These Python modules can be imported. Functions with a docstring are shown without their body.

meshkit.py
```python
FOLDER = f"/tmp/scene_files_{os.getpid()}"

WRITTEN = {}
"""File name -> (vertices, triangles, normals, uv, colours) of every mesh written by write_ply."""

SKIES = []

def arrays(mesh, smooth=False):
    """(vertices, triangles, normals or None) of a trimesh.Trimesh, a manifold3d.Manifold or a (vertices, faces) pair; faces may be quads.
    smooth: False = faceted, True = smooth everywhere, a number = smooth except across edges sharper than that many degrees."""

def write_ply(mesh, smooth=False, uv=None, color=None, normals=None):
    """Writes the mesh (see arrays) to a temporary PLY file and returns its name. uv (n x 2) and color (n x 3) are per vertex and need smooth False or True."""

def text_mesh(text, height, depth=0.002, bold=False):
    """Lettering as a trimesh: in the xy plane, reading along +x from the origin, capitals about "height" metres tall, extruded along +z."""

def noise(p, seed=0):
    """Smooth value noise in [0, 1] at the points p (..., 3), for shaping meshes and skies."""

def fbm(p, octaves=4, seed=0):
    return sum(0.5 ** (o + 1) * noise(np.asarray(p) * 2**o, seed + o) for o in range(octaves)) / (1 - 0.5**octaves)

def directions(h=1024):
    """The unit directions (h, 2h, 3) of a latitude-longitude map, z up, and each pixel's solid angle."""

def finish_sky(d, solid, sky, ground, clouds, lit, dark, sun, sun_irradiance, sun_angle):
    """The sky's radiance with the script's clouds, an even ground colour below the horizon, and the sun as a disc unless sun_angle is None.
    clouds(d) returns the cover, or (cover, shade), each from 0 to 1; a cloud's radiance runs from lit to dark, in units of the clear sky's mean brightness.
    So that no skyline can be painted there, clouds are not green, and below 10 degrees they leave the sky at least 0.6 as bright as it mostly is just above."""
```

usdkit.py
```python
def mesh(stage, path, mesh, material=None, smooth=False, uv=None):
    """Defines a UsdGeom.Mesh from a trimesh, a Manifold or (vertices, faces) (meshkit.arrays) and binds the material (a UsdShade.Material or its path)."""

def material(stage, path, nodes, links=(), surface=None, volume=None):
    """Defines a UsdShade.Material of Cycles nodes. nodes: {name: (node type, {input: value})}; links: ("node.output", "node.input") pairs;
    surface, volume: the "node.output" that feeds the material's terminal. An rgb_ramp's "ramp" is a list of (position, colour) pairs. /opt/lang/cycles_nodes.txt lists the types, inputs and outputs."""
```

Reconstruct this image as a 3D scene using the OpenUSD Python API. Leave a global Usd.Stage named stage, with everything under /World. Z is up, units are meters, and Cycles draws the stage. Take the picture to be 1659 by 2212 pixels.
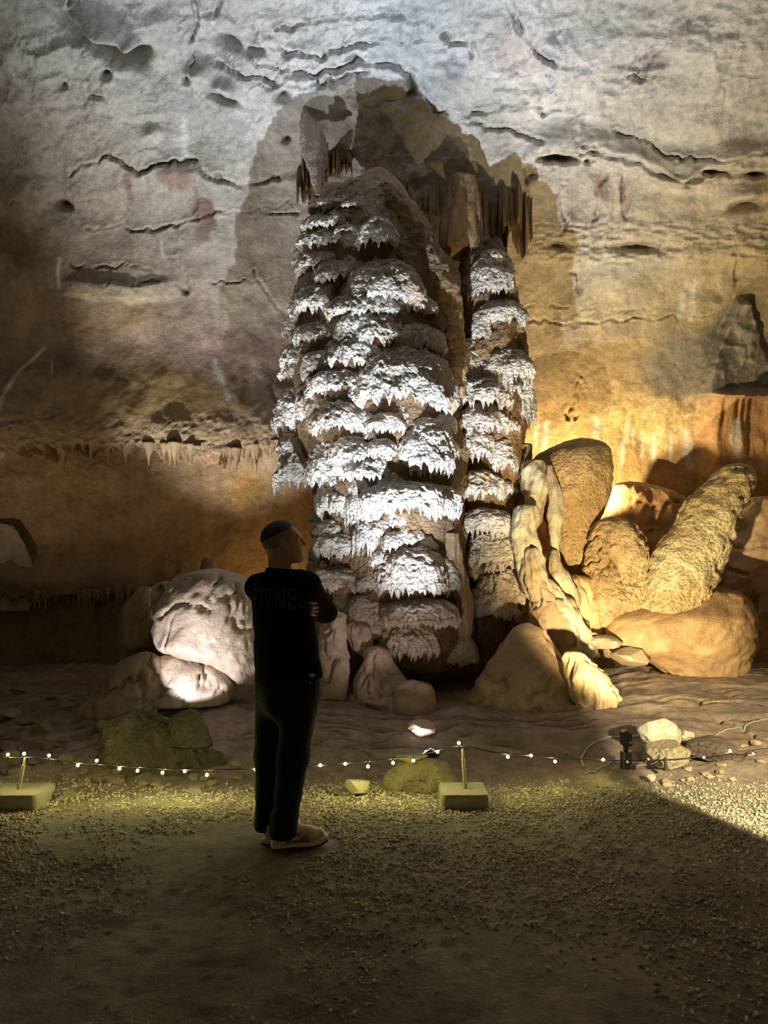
import math, random
import numpy as np, trimesh, manifold3d, usdkit, meshkit
from scipy.ndimage import map_coordinates, gaussian_filter1d
from scipy.interpolate import PchipInterpolator
from scipy.spatial import cKDTree
from shapely.geometry import box as sbox, Polygon
from pxr import Usd, UsdGeom, UsdLux, UsdShade, Sdf, Gf, Vt

# ------------------------------------------------------------------ stage, camera, lights
stage = Usd.Stage.CreateInMemory()
UsdGeom.Xform.Define(stage, '/World'); UsdGeom.Scope.Define(stage, '/World/Looks')
W, H, FPX, CAMZ, TILT = 1659, 2212, 1600.0, 1.5, math.atan(131 / 1600)
cam = UsdGeom.Camera.Define(stage, '/World/camera')
cam.CreateHorizontalApertureAttr(24.0); cam.CreateVerticalApertureAttr(32.0)
cam.CreateFocalLengthAttr(24.0 * FPX / W)
cam.CreateClippingRangeAttr((0.05, 100)); cam.CreateExposureAttr(0.0)
cam.AddTranslateOp().Set((0, 0, CAMZ)); cam.AddRotateXOp().Set(90 + math.degrees(TILT))
CT, ST = math.cos(TILT), math.sin(TILT)

def P(px, py, Y):
    """world point at depth Y that the photograph shows at pixel px, py (arrays welcome)"""
    a, b = (np.asarray(px, float) - W / 2) / FPX, (H / 2 - np.asarray(py, float)) / FPX
    dy, dz = CT - ST * b, ST + CT * b
    Y = np.asarray(Y, float)
    return np.stack(np.broadcast_arrays(a * Y / dy, Y, CAMZ + dz * Y / dy), -1)

def pix(p):
    x, y, z = p[..., 0], p[..., 1], p[..., 2] - CAMZ
    f, u = CT * y + ST * z, -ST * y + CT * z
    f = np.maximum(f, .05)
    return W / 2 + FPX * x / f, H / 2 - FPX * u / f

def aim(prim, pos, target):
    pos, target = np.array(pos, float), np.array(target, float)
    z = pos - target; z /= np.linalg.norm(z)
    x = np.cross([0, 0, 1.0], z); x /= np.linalg.norm(x); y = np.cross(z, x)
    m = Gf.Matrix4d(*[float(q) for q in (*x, 0, *y, 0, *z, 0, *pos, 1)])
    UsdGeom.Xformable(prim).AddTransformOp().Set(m)

def spot(path, pos, target, watts, color, cone, soft=.3, radius=.03):
    l = UsdLux.SphereLight.Define(stage, path)
    l.CreateRadiusAttr(radius); l.CreateIntensityAttr(watts); l.CreateColorAttr(Gf.Vec3f(*color)); l.CreateNormalizeAttr(True)
    s = UsdLux.ShapingAPI.Apply(l.GetPrim()); s.CreateShapingConeAngleAttr(cone); s.CreateShapingConeSoftnessAttr(soft)
    aim(l.GetPrim(), pos, target)
    return l

dome = UsdLux.DomeLight.Define(stage, '/World/cave_ambient')          # the far hall's bounced lamp light
dome.CreateIntensityAttr(0.022); dome.CreateColorAttr(Gf.Vec3f(1.0, .80, .46))
LAMP = dict(   # position, target, watts, colour, half cone, softness
    column=((0.20, 5.80, .13), (0.32, 7.15, 4.9), 620, (.75, .87, 1.0), 41, 1.0),
    vault=((-2.55, 7.95, .45), (-1.35, 9.1, 5.6), 200, (.96, .95, .94), 33, .6),
    base=((0.34, 5.95, .12), (.05, 7.2, 1.35), 16, (1.0, .88, .84), 40, 1.0),
    upper=((-1.62, 5.85, .30), (-.30, 7.6, 5.0), 470, (.90, .95, 1.0), 18, .7),
    boulder=((-1.80, 5.95, .27), (-1.50, 7.3, 1.25), 27, (1.0, .93, .90), 27, .12),
    stand=((1.79, 5.70, .38), (3.3, 8.3, 2.8), 240, (1.0, .80, .44), 48, .7),
    wash=((2.42, 8.85, 2.35), (3.2, 9.7, 3.6), 70, (1.0, .76, .38), 75, .5),
    path=((3.0, 2.0, 1.5), (3.05, 5.05, 0.0), 480, (1.0, .89, .58), 19.5, .25),
    alcove=((-1.35, 8.95, .85), (-1.45, 9.7, 2.0), 9, (1.0, .62, .22), 65, .5),
    left=((-5.2, 7.6, .5), (-3.0, 9.3, 5.2), 30, (1.0, .78, .50), 42, .8),
)

# ------------------------------------------------------------------ noise
_L = np.random.default_rng(7).random((64, 64, 64)).astype(np.float32)
def n3(p, f=1.0, seed=0):
    q = np.asarray(p, float) * f + seed * 17.31
    i = np.floor(q); t = q - i; q = i + t * t * (3 - 2 * t)
    sh = q.shape[:-1]
    return map_coordinates(_L, q.reshape(-1, 3).T, order=1, mode='grid-wrap').reshape(sh)
def fbm(p, f=1.0, o=4, seed=0, g=.5):
    s = a = 0; amp = 1.0
    for k in range(o):
        s = s + amp * n3(p, f * 2 ** k, seed + k); a += amp; amp *= g
    return s / a
def ridge(p, f=1.0, o=4, seed=0):
    s = a = 0; amp = 1.0
    for k in range(o):
        s = s + amp * (1 - np.abs(2 * n3(p, f * 2 ** k, seed + k) - 1)); a += amp; amp *= .55
    return s / a
def sm(a, b, x):
    t = np.clip((x - a) / (b - a + 1e-12), 0, 1); return t * t * (3 - 2 * t)
def lerp(a, b, t):
    t = np.asarray(t)[..., None]; return np.asarray(a) * (1 - t) + np.asarray(b) * t

# ------------------------------------------------------------------ prims
used = {}
def numbered(parent, name):
    k = used.get((parent, name), 0); used[(parent, name)] = k + 1
    return f'{parent}/{name}' + (f'_{k:03d}' if k else '')
def tag(prim, label=None, cat=None, group=None, kind=None):
    prim = prim.GetPrim() if hasattr(prim, 'GetPrim') else prim
    for k, v in (('label', label), ('category', cat), ('group', group), ('kind', kind)):
        if v: prim.SetCustomDataByKey(k, v)
    return prim
def thing(name, label, cat, loc=(0, 0, 0), group=None):
    p = numbered('/World', name); x = UsdGeom.Xform.Define(stage, p)
    x.AddTranslateOp().Set(tuple(float(c) for c in loc)); ORIGIN[p] = np.array(loc, float)
    tag(x, label, cat, group); return p
ORIGIN = {}
def normals(v, f):
    n = np.cross(v[f[:, 1]] - v[f[:, 0]], v[f[:, 2]] - v[f[:, 0]]); out = np.zeros_like(v)
    for k in range(3):
        for c in range(3): out[:, c] += np.bincount(f[:, k], n[:, c], len(v))
    return out / np.maximum(np.linalg.norm(out, axis=1, keepdims=True), 1e-12)
def mesh(name, vf, mat, parent='/World', col=None, smooth=True, label=None, cat=None, group=None, kind=None, nrm=None):
    """one Mesh prim; vertices are given in world coordinates whatever the parent"""
    if hasattr(vf, 'to_mesh'):
        m = vf.to_mesh(); vf = (np.array(m.vert_properties[:, :3]), np.array(m.tri_verts))
    elif hasattr(vf, 'faces'): vf = (np.array(vf.vertices), np.array(vf.faces))
    v, f = np.asarray(vf[0], float), np.asarray(vf[1], int)
    root = '/'.join(parent.split('/')[:3]); v = v - ORIGIN.get(root, 0)
    if smooth is not True and smooth: 
        tm = trimesh.graph.smooth_shade(trimesh.Trimesh(v, f, process=False), angle=math.radians(smooth), facet_minarea=None)
        if col is not None and np.ndim(col) == 2: col = np.asarray(col)[cKDTree(v).query(np.array(tm.vertices))[1]]
        v, f = np.array(tm.vertices), np.array(tm.faces); nrm = np.array(tm.vertex_normals)
    path = numbered(parent, name); m = UsdGeom.Mesh.Define(stage, path)
    m.CreatePointsAttr(Vt.Vec3fArray.FromNumpy(v.astype(np.float32)))
    m.CreateFaceVertexCountsAttr(Vt.IntArray.FromNumpy(np.full(len(f), 3, np.int32)))
    m.CreateFaceVertexIndicesAttr(Vt.IntArray.FromNumpy(f.astype(np.int32).ravel()))
    m.CreateSubdivisionSchemeAttr('none')
    if smooth:
        m.CreateNormalsAttr(Vt.Vec3fArray.FromNumpy((normals(v, f) if nrm is None else nrm).astype(np.float32))); m.SetNormalsInterpolation('vertex')
    if col is not None:
        col = np.broadcast_to(np.asarray(col, np.float32), (len(v), 3))
        UsdGeom.PrimvarsAPI(m).CreatePrimvar('col', Sdf.ValueTypeNames.Color3fArray, 'vertex').Set(Vt.Vec3fArray.FromNumpy(np.ascontiguousarray(col, np.float32)))
    UsdShade.MaterialBindingAPI.Apply(m.GetPrim()).Bind(M[mat])
    tag(m, label, cat, group, kind)
    return path
def grid_faces(n, m, wrap=False):
    i, j = np.meshgrid(np.arange(n - 1), np.arange(m if wrap else m - 1), indexing='ij')
    a, b = i * m + j, i * m + (j + 1) % m; c, d = a + m, b + m
    return np.concatenate([np.stack([a, b, d], -1).reshape(-1, 3), np.stack([a, d, c], -1).reshape(-1, 3)])

# ------------------------------------------------------------------ materials
M = {}
def rock_mat(name, rough=.55, b1=(55, .012), b2=(160, .004), vor=0, var=.35, spec=.5):
    nodes = {'g': ('geometry', {}), 'a': ('attribute', {'attribute': 'col'}),
             'n1': ('noise_texture', {'scale': b1[0], 'detail': 5.0, 'roughness': .62}),
             'n2': ('noise_texture', {'scale': b2[0], 'detail': 3.0}),
             'n3': ('noise_texture', {'scale': 14.0, 'detail': 6.0, 'roughness': .65}),
             'r': ('map_range', {'from_min': .3, 'from_max': .7, 'to_min': 1 - var, 'to_max': 1 + var * .7}),
             'mx': ('vector_math', {'math_type': 'scale'}),
             'rr': ('map_range', {'from_min': .3, 'from_max': .7, 'to_min': rough - .12, 'to_max': rough + .15}),
             'k1': ('bump', {'distance': b1[1], 'strength': 1.0}), 'k2': ('bump', {'distance': b2[1], 'strength': 1.0}),
             'p': ('principled_bsdf', {'specular_ior_level': spec})}
    links = [('g.position', 'n1.vector'), ('g.position', 'n2.vector'), ('g.position', 'n3.vector'), ('n3.fac', 'r.value'), ('n1.fac', 'rr.value'),
             ('a.color', 'mx.vector1'), ('r.result', 'mx.scale'), ('mx.vector', 'p.base_color'), ('rr.result', 'p.roughness'),
             ('n2.fac', 'k2.height'), ('n1.fac', 'k1.height'), ('k2.normal', 'k1.normal'), ('k1.normal', 'p.normal')]
    if vor:
        nodes['v'] = ('voronoi_texture', {'scale': float(vor[0]), 'feature': 'smooth_f1', 'smoothness': .4})
        nodes['k3'] = ('bump', {'distance': vor[1], 'strength': 1.0, 'invert': True})
        links[-1] = ('k3.normal', 'p.normal'); links += [('k1.normal', 'k3.normal'), ('v.distance', 'k3.height'), ('g.position', 'v.vector')]
    M[name] = usdkit.material(stage, '/World/Looks/' + name, nodes, links, surface='p.BSDF')
def plain(name, color, rough=.5, metal=0.0, emit=0.0, spec=.5, bump=None, emitc=None):
    nodes = {'p': ('principled_bsdf', {'base_color': color, 'roughness': rough, 'metallic': metal, 'specular_ior_level': spec, 'emission_color': emitc or color, 'emission_strength': emit})}
    links = []
    if bump:
        nodes |= {'g': ('geometry', {}), 'n': ('noise_texture', {'scale': float(bump[0]), 'detail': 4.0}), 'k': ('bump', {'distance': bump[1], 'strength': 1.0})}
        links = [('g.position', 'n.vector'), ('n.fac', 'k.height'), ('k.normal', 'p.normal')]
    M[name] = usdkit.material(stage, '/World/Looks/' + name, nodes, links, surface='p.BSDF')
rock_mat('wall_rock', .5, (22, .016), (90, .006), var=.3)
rock_mat('smooth_rock', .5, (40, .012), (150, .004), var=.25)
rock_mat('calcite', .5, (38, .03), (130, .008), vor=(34, .02), var=.22)
rock_mat('popcorn', .55, (34, .035), (120, .008), vor=(30, .016), var=.25)
rock_mat('ground', .75, (60, .02), (200, .006), var=.35, spec=.3)
rock_mat('pebble', .7, (120, .004), (300, .002), var=.4, spec=.3)
plain('black_cloth', (.006, .006, .007), .9, spec=.12, bump=(90, .01))
plain('dark_denim', (.010, .013, .018), .85, spec=.2, bump=(60, .012))
plain('print_grey', (.045, .046, .052), .8, spec=.2)
plain('skin', (.40, .235, .165), .5, bump=(300, .001))
plain('hair', (.022, .016, .013), .6, bump=(220, .006))
plain('shoe_tan', (.52, .41, .24), .6, bump=(200, .001))
plain('shoe_brown', (.19, .13, .085), .6)
plain('shoe_sole', (.62, .51, .40), .6)
plain('shoe_dark', (.05, .035, .03), .7)
plain('lace', (.52, .44, .26), .8)
plain('black_plastic', (.012, .012, .013), .42)
plain('pvc_black', (.018, .020, .024), .35)
plain('grey_print', (.22, .22, .22), .6)
plain('wire', (.02, .018, .015), .5)
plain('cable_grey', (.33, .31, .27), .5)
plain('brass_rod', (.42, .34, .20), .45, metal=.3)
plain('concrete', (.34, .31, .22), .9, bump=(120, .01), spec=.2)
plain('bulb', (1, 1, .8), .3, emit=300.0, emitc=(1.0, .95, .36))
plain('bulb_off', (.75, .78, .75), .2)
plain('lamp_lens', (1, 1, 1), .3, emit=9.0, emitc=(.8, .92, 1.0))
plain('white_plastic', (.6, .6, .6), .4)
plain('stubble', (.25, .15, .105), .7)
plain('shirt_grey', (.30, .30, .29), .8)
plain('eye', (.5, .5, .5), .2)
plain('bare_metal', (.6, .6, .58), .3, metal=1.0)

# ------------------------------------------------------------------ the cave wall and ceiling (one continuous rock skin, cut in two)
def chain(points):  # polyline distance helper data
    return np.array(points, float)
def dist_poly(u, v, pl, reach=40):
    d = np.full(u.shape, 1e3)
    x0, y0 = pl.min(0) - reach; x1, y1 = pl.max(0) + reach
    m = (u > x0) & (u < x1) & (v > y0) & (v < y1)
    uu, vv = u[m], v[m]; dd = np.full(uu.shape, 1e3)
    for a, b in zip(pl[:-1], pl[1:]):
        ab = b - a; t = np.clip(((uu - a[0]) * ab[0] + (vv - a[1]) * ab[1]) / (ab @ ab), 0, 1)
        dd = np.minimum(dd, np.hypot(uu - a[0] - t * ab[0], vv - a[1] - t * ab[1]))
    d[m] = dd
    return d
prof = np.array([(9.75, -.6), (9.75, .6), (9.8, 2.0), (9.7, 3.2), (9.5, 4.2), (9.22, 5.1), (8.8, 6.05), (8.2, 6.9), (7.45, 7.5), (6.4, 7.9), (5, 8.15), (2, 8.3), (-2, 8.3)])
s_k = np.concatenate([[0], np.cumsum(np.hypot(*np.diff(prof, axis=0).T))])
pY, pZ = PchipInterpolator(s_k, prof[:, 0]), PchipInterpolator(s_k, prof[:, 1])
s_top = s_k[8] + .25
ss = np.concatenate([np.arange(.5, s_top, .0172), np.linspace(s_top, s_k[-1], 50)])
xx = np.concatenate([np.linspace(-9, -5.3, 50)[:-1], np.arange(-5.3, 5.3, .0168), np.linspace(5.3, 9, 50)[1:]])
X, S = np.meshgrid(xx, ss)
base = np.stack([X, pY(S) - .012 * X ** 2 - .9 * sm(5.2, 9, np.abs(X)) * 6, pZ(S) - .015 * X ** 2], -1)
U, V = pix(base)
tangent = np.stack([0 * S, pY.derivative()(S), pZ.derivative()(S)], -1)
nx = .024 * X
inward = np.stack([nx * -np.sign(1) * 0 - nx, -tangent[..., 2], tangent[..., 1]], -1); inward /= np.linalg.norm(inward, axis=-1, keepdims=True)
q = np.stack([X, S, 0 * S], -1)
wx, wy = (fbm(q, 1.3, 3, 3) - .5) * 60, (fbm(q, 1.3, 3, 5) - .5) * 60            # warp in pixels
wx2, wy2 = (fbm(q, 7, 4, 13) - .5) * 34, (fbm(q, 7, 4, 15) - .5) * 34
disp = .34 * (fbm(q, .55, 3, 1) - .5) + .16 * (fbm(q, 2.2, 4, 2) - .5)
rough_top = sm(520, 330, V + wy)                                                  # the vault is rougher than the washed wall below
qs = q * [1, 1.6, 1]
rmask = sm(.40, .58, fbm(q, .75, 3, 85)); rough_top = rough_top * (.25 + .75 * rmask)
disp += .16 * rough_top * (ridge(qs + .25 * fbm(q, 2, 3, 8)[..., None], 2.6, 5, 9) - .6)
disp += .030 * (.25 + rough_top) * (fbm(q, 14, 4, 21) - .5)
band = sm(455, 500, V + wy2) * sm(580, 545, V + wy2) * sm(1090, 1170, U)
disp += band * .09 * (ridge(q * [.6, 2.2, 1], 9, 4, 31) - .45)                    # broken band on the right
band2 = sm(880, 915, V + wy * .5) * sm(1000, 960, V) * sm(690, 600, U)
disp += band2 * .06 * (ridge(q * [1, 1.3, 1], 10, 4, 33) - .5)
cn, cn2 = n3(q, 5.1, 41), n3(q, 9, 42)
def crack(pts, w=3.0, depth=.05, step=0.0, jit=1.0):
    global disp
    d = dist_poly(U + wx2 * jit * .9, V + wy2 * jit * 1.1, chain(pts), 34)
    disp = disp - depth * np.exp(-(d / w) ** 2) * (.15 + 1.3 * sm(.3, .7, cn)) + depth * .35 * np.exp(-((d - 2.4 * w) / (1.6 * w)) ** 2) * cn2
for pts, w, dp in [
    ([(1085, -10), (1130, 50), (1150, 100), (1185, 125), (1240, 135), (1300, 155), (1335, 170), (1390, 165)], 4, .10),
    ([(1085, -10), (1120, 60), (1165, 115), (1230, 145), (1330, 172), (1378, 130), (1400, 110)], 3, .06),
    ([(640, 150), (700, 160), (760, 135), (800, 130), (860, 140), (890, 160), (893, 200)], 4.5, .12), ([(560, 85), (620, 110), (700, 120), (760, 95), (830, 80)], 4, .09),
    ([(470, 130), (520, 160), (600, 180), (680, 185), (760, 165)], 4, .09), ([(520, 105), (590, 150), (700, 175), (800, 150)], 3, .07),
    ([(600, 60), (660, 40), (750, 35), (830, 18), (940, 55)], 3, .07), ([(965, 75), (975, 100), (1010, 95), (1022, 120)], 4, .1),
    ([(895, 160), (905, 200), (940, 240), (1010, 250), (1060, 240), (1090, 225)], 4, .08),
    ([(960, 250), (1020, 265), (1080, 275), (1150, 300), (1170, 310)], 4, .08), ([(1090, 218), (1150, 228), (1180, 243), (1210, 236)], 4, .09),
    ([(150, 370), (200, 352), (240, 338), (270, 358), (300, 366), (350, 350), (420, 350), (440, 380), (520, 400), (600, 382)], 3.6, .07),
    ([(180, 490), (250, 490), (330, 495), (400, 480), (450, 465), (520, 455), (640, 460)], 2.6, .05),
    ([(1250, 325), (1370, 345), (1440, 390), (1490, 398), (1530, 375), (1670, 370)], 4.5, .12),
    ([(1330, 285), (1400, 305), (1440, 335), (1520, 345), (1600, 335), (1670, 315)], 3, .06), ([(1370, 150), (1450, 165), (1560, 160), (1659, 158)], 2, .03),
    ([(1110, 690), (1230, 700), (1330, 690), (1345, 684), (1400, 690), (1540, 682)], 2.6, .035), ([(1120, 662), (1300, 664), (1480, 668)], 2, .02),
    ([(545, 580), (565, 620), (590, 650), (615, 690), (630, 720)], 3, .06), ([(375, 555), (395, 590), (402, 625)], 4, .06),
    ([(150, 570), (260, 578), (340, 585)], 2.5, .04), ([(230, 610), (420, 614), (560, 608), (640, 600)], 2, .03),
    ([(1148, 800), (1140, 845), (1228, 870), (1222, 900)], .1, 0), ([(1245, 832), (1236, 870), (1228, 898)], 4, .07), ([(1258, 835), (1246, 900)], 3, .06),
    ([(1230, 880), (1420, 874), (1560, 862)], .1, 0), ([(420, -5), (425, 40), (415, 80)], 4, .06), ([(478, -5), (470, 30)], 4, .06),
    ([(1310, 375), (1290, 430), (1280, 500)], 3, .05), ([(1355, 380), (1340, 440), (1350, 470)], 5, .06), ([(1215, 400), (1220, 480), (1210, 540)], 3, .04),
    ([(1585, 560), (1590, 600), (1580, 650)], 4, .05), ([(1230, 560), (1250, 600), (1240, 680)], 5, .05), ([(1140, 400), (1150, 350), (1165, 330)], 5, .09)]:
    if dp: crack(pts, w, dp)
rn = fbm(q * [1, 1.7, 1], 1.15, 5, 81)
disp -= .055 * rough_top * np.exp(-((rn - .5) / .007) ** 2) * sm(.35, .6, cn)
disp += .07 * rough_top * (np.floor(5 * fbm(q * [1, 1.5, 1], 1.5, 4, 83)) / 5 - .4)
def lump(cx, cy, rx, ry, amp, rot=0, sharp=2):
    """bulge (or pit, amp < 0) on the rock skin"""
    global disp
    c, s_ = math.cos(rot), math.sin(rot); du, dv = U + wx2 * .35 - cx, V + wy2 * .35 - cy
    r = ((du * c + dv * s_) / rx) ** 2 + ((-du * s_ + dv * c) / ry) ** 2
    disp = disp + amp * np.exp(-r ** (sharp / 2))
for a in [(230, 157, 10, 9, -.28), (133, 441, 17, 9, -.25, .3), (610, 207, 15, 11, -.25, -.4), (885, 203, 7, 7, -.2), (618, 303, 8, 6, -.2), (137, 185, 8, 7, -.15), (210, 208, 15, 4, -.1, .1),
          (1208, 343, 40, 9, -.5, .05, 4), (1540, 372, 22, 7, -.3), (1635, 372, 22, 8, -.3), (1490, 393, 22, 7, -.3, -.3), (1610, 420, 40, 26, .18, -.3), (1612, 442, 40, 11, -.3, -.2), (1380, 533, 50, 9, -.22), (1270, 348, 7, 5, -.2),
          (1210, 530, 20, 8, -.2), (430, 152, 26, 20, .2), (404, 172, 7, 8, -.25), (485, 186, 34, 18, .22, .3), (480, 212, 34, 6, -.25, .35), (330, 288, 18, 14, .12), (495, 92, 26, 11, -.4, .35), (550, 105, 16, 8, -.3), (765, 125, 12, 9, -.2),
          (300, 112, 24, 16, -.5), (235, 96, 64, 17, -.9, .55), (175, 54, 45, 13, -.8, .6), (215, 45, 62, 30, .42, .6), (285, 88, 22, 16, .25, .5), (1470, 395, 60, 14, .10), (1420, 130, 45, 28, -.08, .4), (985, 150, 20, 36, -.05, .4), (1230, 120, 140, 80, .12),
          (1080, 60, 90, 50, .1), (1430, 80, 150, 50, .14), (330, 70, 70, 60, .12), (100, 110, 70, 30, .1), (440, 450, 22, 50, .07), (385, 375, 70, 22, .09), (460, 460, 20, 45, -.04)]:
    lump(*a)
# hanging ledges: above the line the rock stands out, with a fringe of small stalactites along its lip
rngw = np.random.default_rng(3)
def ledge(pts, amp, fade, teeth=(26, 7, 8, 40), ends=40, soft=5, seed=0, up=230):
    global disp
    pl = np.array(pts, float); rg = np.random.default_rng(seed)
    line = np.interp(U, pl[:, 0], pl[:, 1]) + (fbm(q, 2.5, 3, 50 + seed) - .5) * 30
    L = np.zeros_like(U); x = pl[0, 0]
    while x < pl[-1, 0]:
        w, l = rg.uniform(teeth[1], teeth[1] * 2.4), rg.uniform(teeth[2], teeth[3]) * rg.random() ** .6
        L = np.maximum(L, l * np.clip(1 - np.abs(U - x - (V - line) * rg.uniform(-.08, .08)) / w, 0, 1) ** 1.5); x += rg.uniform(.5, 1.6) * teeth[0] * .6
    inside = sm(pl[0, 0] - ends, pl[0, 0] + ends, U) * (1 - sm(pl[-1, 0] - ends, pl[-1, 0] + ends, U))
    disp = disp + amp * inside * sm(soft, -soft, V - line - L) * sm(-up, -30, V - line)
ledge([(-60, 965), (100, 968), (330, 962), (480, 985), (660, 965)], .42, 0, seed=1)
ledge([(-80, 1286), (120, 1292), (300, 1282)], .28, 0, teeth=(20, 5, 5, 26), seed=2, up=120)
ledge([(1150, 352), (1250, 330), (1420, 392), (1500, 398), (1560, 372), (1700, 372)], .16, 0, teeth=(60, 3, 1, 3), seed=3, soft=4, up=80)
ledge([(150, 640), (300, 650), (360, 640)], .10, 0, teeth=(60, 3, 1, 2), seed=6, up=46)
# the recessed base of the left wall bulges out again below the ledges; the flowstone curtain on the right
curt = sm(1500, 1540, U + wx * .3) * sm(835, 860, V) * sm(1080, 1010, V)
disp += curt * (.20 + .10 * (ridge(q * [1, .08, 1], 6.5, 3, 61) - .5))
niche = sm(1500, 1600, U + wx) * sm(640, 720, V + wy * .5) * sm(858, 848, V + wy2 * .2)
disp -= .22 * niche
peak = sm(1.05, .8, np.abs(U + wx2 * .6 - 1600) / np.maximum(12 + (V - 640) * .42, 1)) * sm(640, 660, V) * sm(862, 850, V)
disp += peak * (.20 + .10 * (ridge(q, 6, 4, 64) - .5)) + niche * .10 * (ridge(q, 5, 4, 65) - .5)
disp += sm(1150, 1210, U) * sm(850, 940, V) * sm(1060, 980, V) * .03 * (fbm(q * [1, .2, 1], 12, 3, 62) - .5)
disp += sm(330, 300, V) * .0
flutes = np.exp(-((U - 500) / 50) ** 2 - ((V - 325) / 40) ** 2) + np.exp(-((U - 350) / 90) ** 2 - ((V - 400) / 26) ** 2) + np.exp(-((U - 1280) / 130) ** 2 - ((V - 440) / 90) ** 2)
disp += flutes * .07 * (ridge(q * [1, .12, 1], 8, 3, 66) - .5)
wall_v = base + inward * disp[..., None]
# ---- colour of the rock itself: washed grey vault, brown mud films, ochre flowstone
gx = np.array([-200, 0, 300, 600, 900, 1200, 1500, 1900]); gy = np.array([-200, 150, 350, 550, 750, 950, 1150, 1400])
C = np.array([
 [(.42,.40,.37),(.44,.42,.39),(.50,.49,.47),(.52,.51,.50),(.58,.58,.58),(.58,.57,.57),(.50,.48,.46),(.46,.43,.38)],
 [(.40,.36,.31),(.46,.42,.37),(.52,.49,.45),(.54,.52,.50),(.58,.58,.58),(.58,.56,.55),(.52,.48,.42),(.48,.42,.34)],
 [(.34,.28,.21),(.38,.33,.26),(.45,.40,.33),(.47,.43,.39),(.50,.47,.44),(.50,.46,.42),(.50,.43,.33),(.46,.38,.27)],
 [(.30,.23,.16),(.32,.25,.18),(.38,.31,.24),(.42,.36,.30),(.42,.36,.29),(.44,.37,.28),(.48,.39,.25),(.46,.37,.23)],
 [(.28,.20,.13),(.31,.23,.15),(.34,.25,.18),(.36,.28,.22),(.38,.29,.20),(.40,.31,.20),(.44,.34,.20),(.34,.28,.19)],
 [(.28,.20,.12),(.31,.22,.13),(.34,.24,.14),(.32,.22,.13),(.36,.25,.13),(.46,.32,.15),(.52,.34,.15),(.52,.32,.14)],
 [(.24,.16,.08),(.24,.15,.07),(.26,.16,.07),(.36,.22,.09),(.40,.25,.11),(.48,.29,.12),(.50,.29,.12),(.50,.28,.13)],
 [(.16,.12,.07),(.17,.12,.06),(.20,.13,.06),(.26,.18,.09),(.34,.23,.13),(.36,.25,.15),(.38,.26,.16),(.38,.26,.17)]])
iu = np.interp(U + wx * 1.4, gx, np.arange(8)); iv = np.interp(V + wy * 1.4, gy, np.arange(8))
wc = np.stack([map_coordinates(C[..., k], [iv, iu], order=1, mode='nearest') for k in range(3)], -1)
def patch(cx, cy, rx, ry, color, a=1.0, edge=.35, rot=0):
    global wc
    c, s_ = math.cos(rot), math.sin(rot); du, dv = U + wx * .55 + wx2 * 1.3 - cx, V + wy * .55 + wy2 * 1.3 - cy
    r = np.sqrt(((du * c + dv * s_) / rx) ** 2 + ((-du * s_ + dv * c) / ry) ** 2)
    wc = lerp(wc, np.asarray(color), a * sm(1 + edge, 1 - edge, r))
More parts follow.
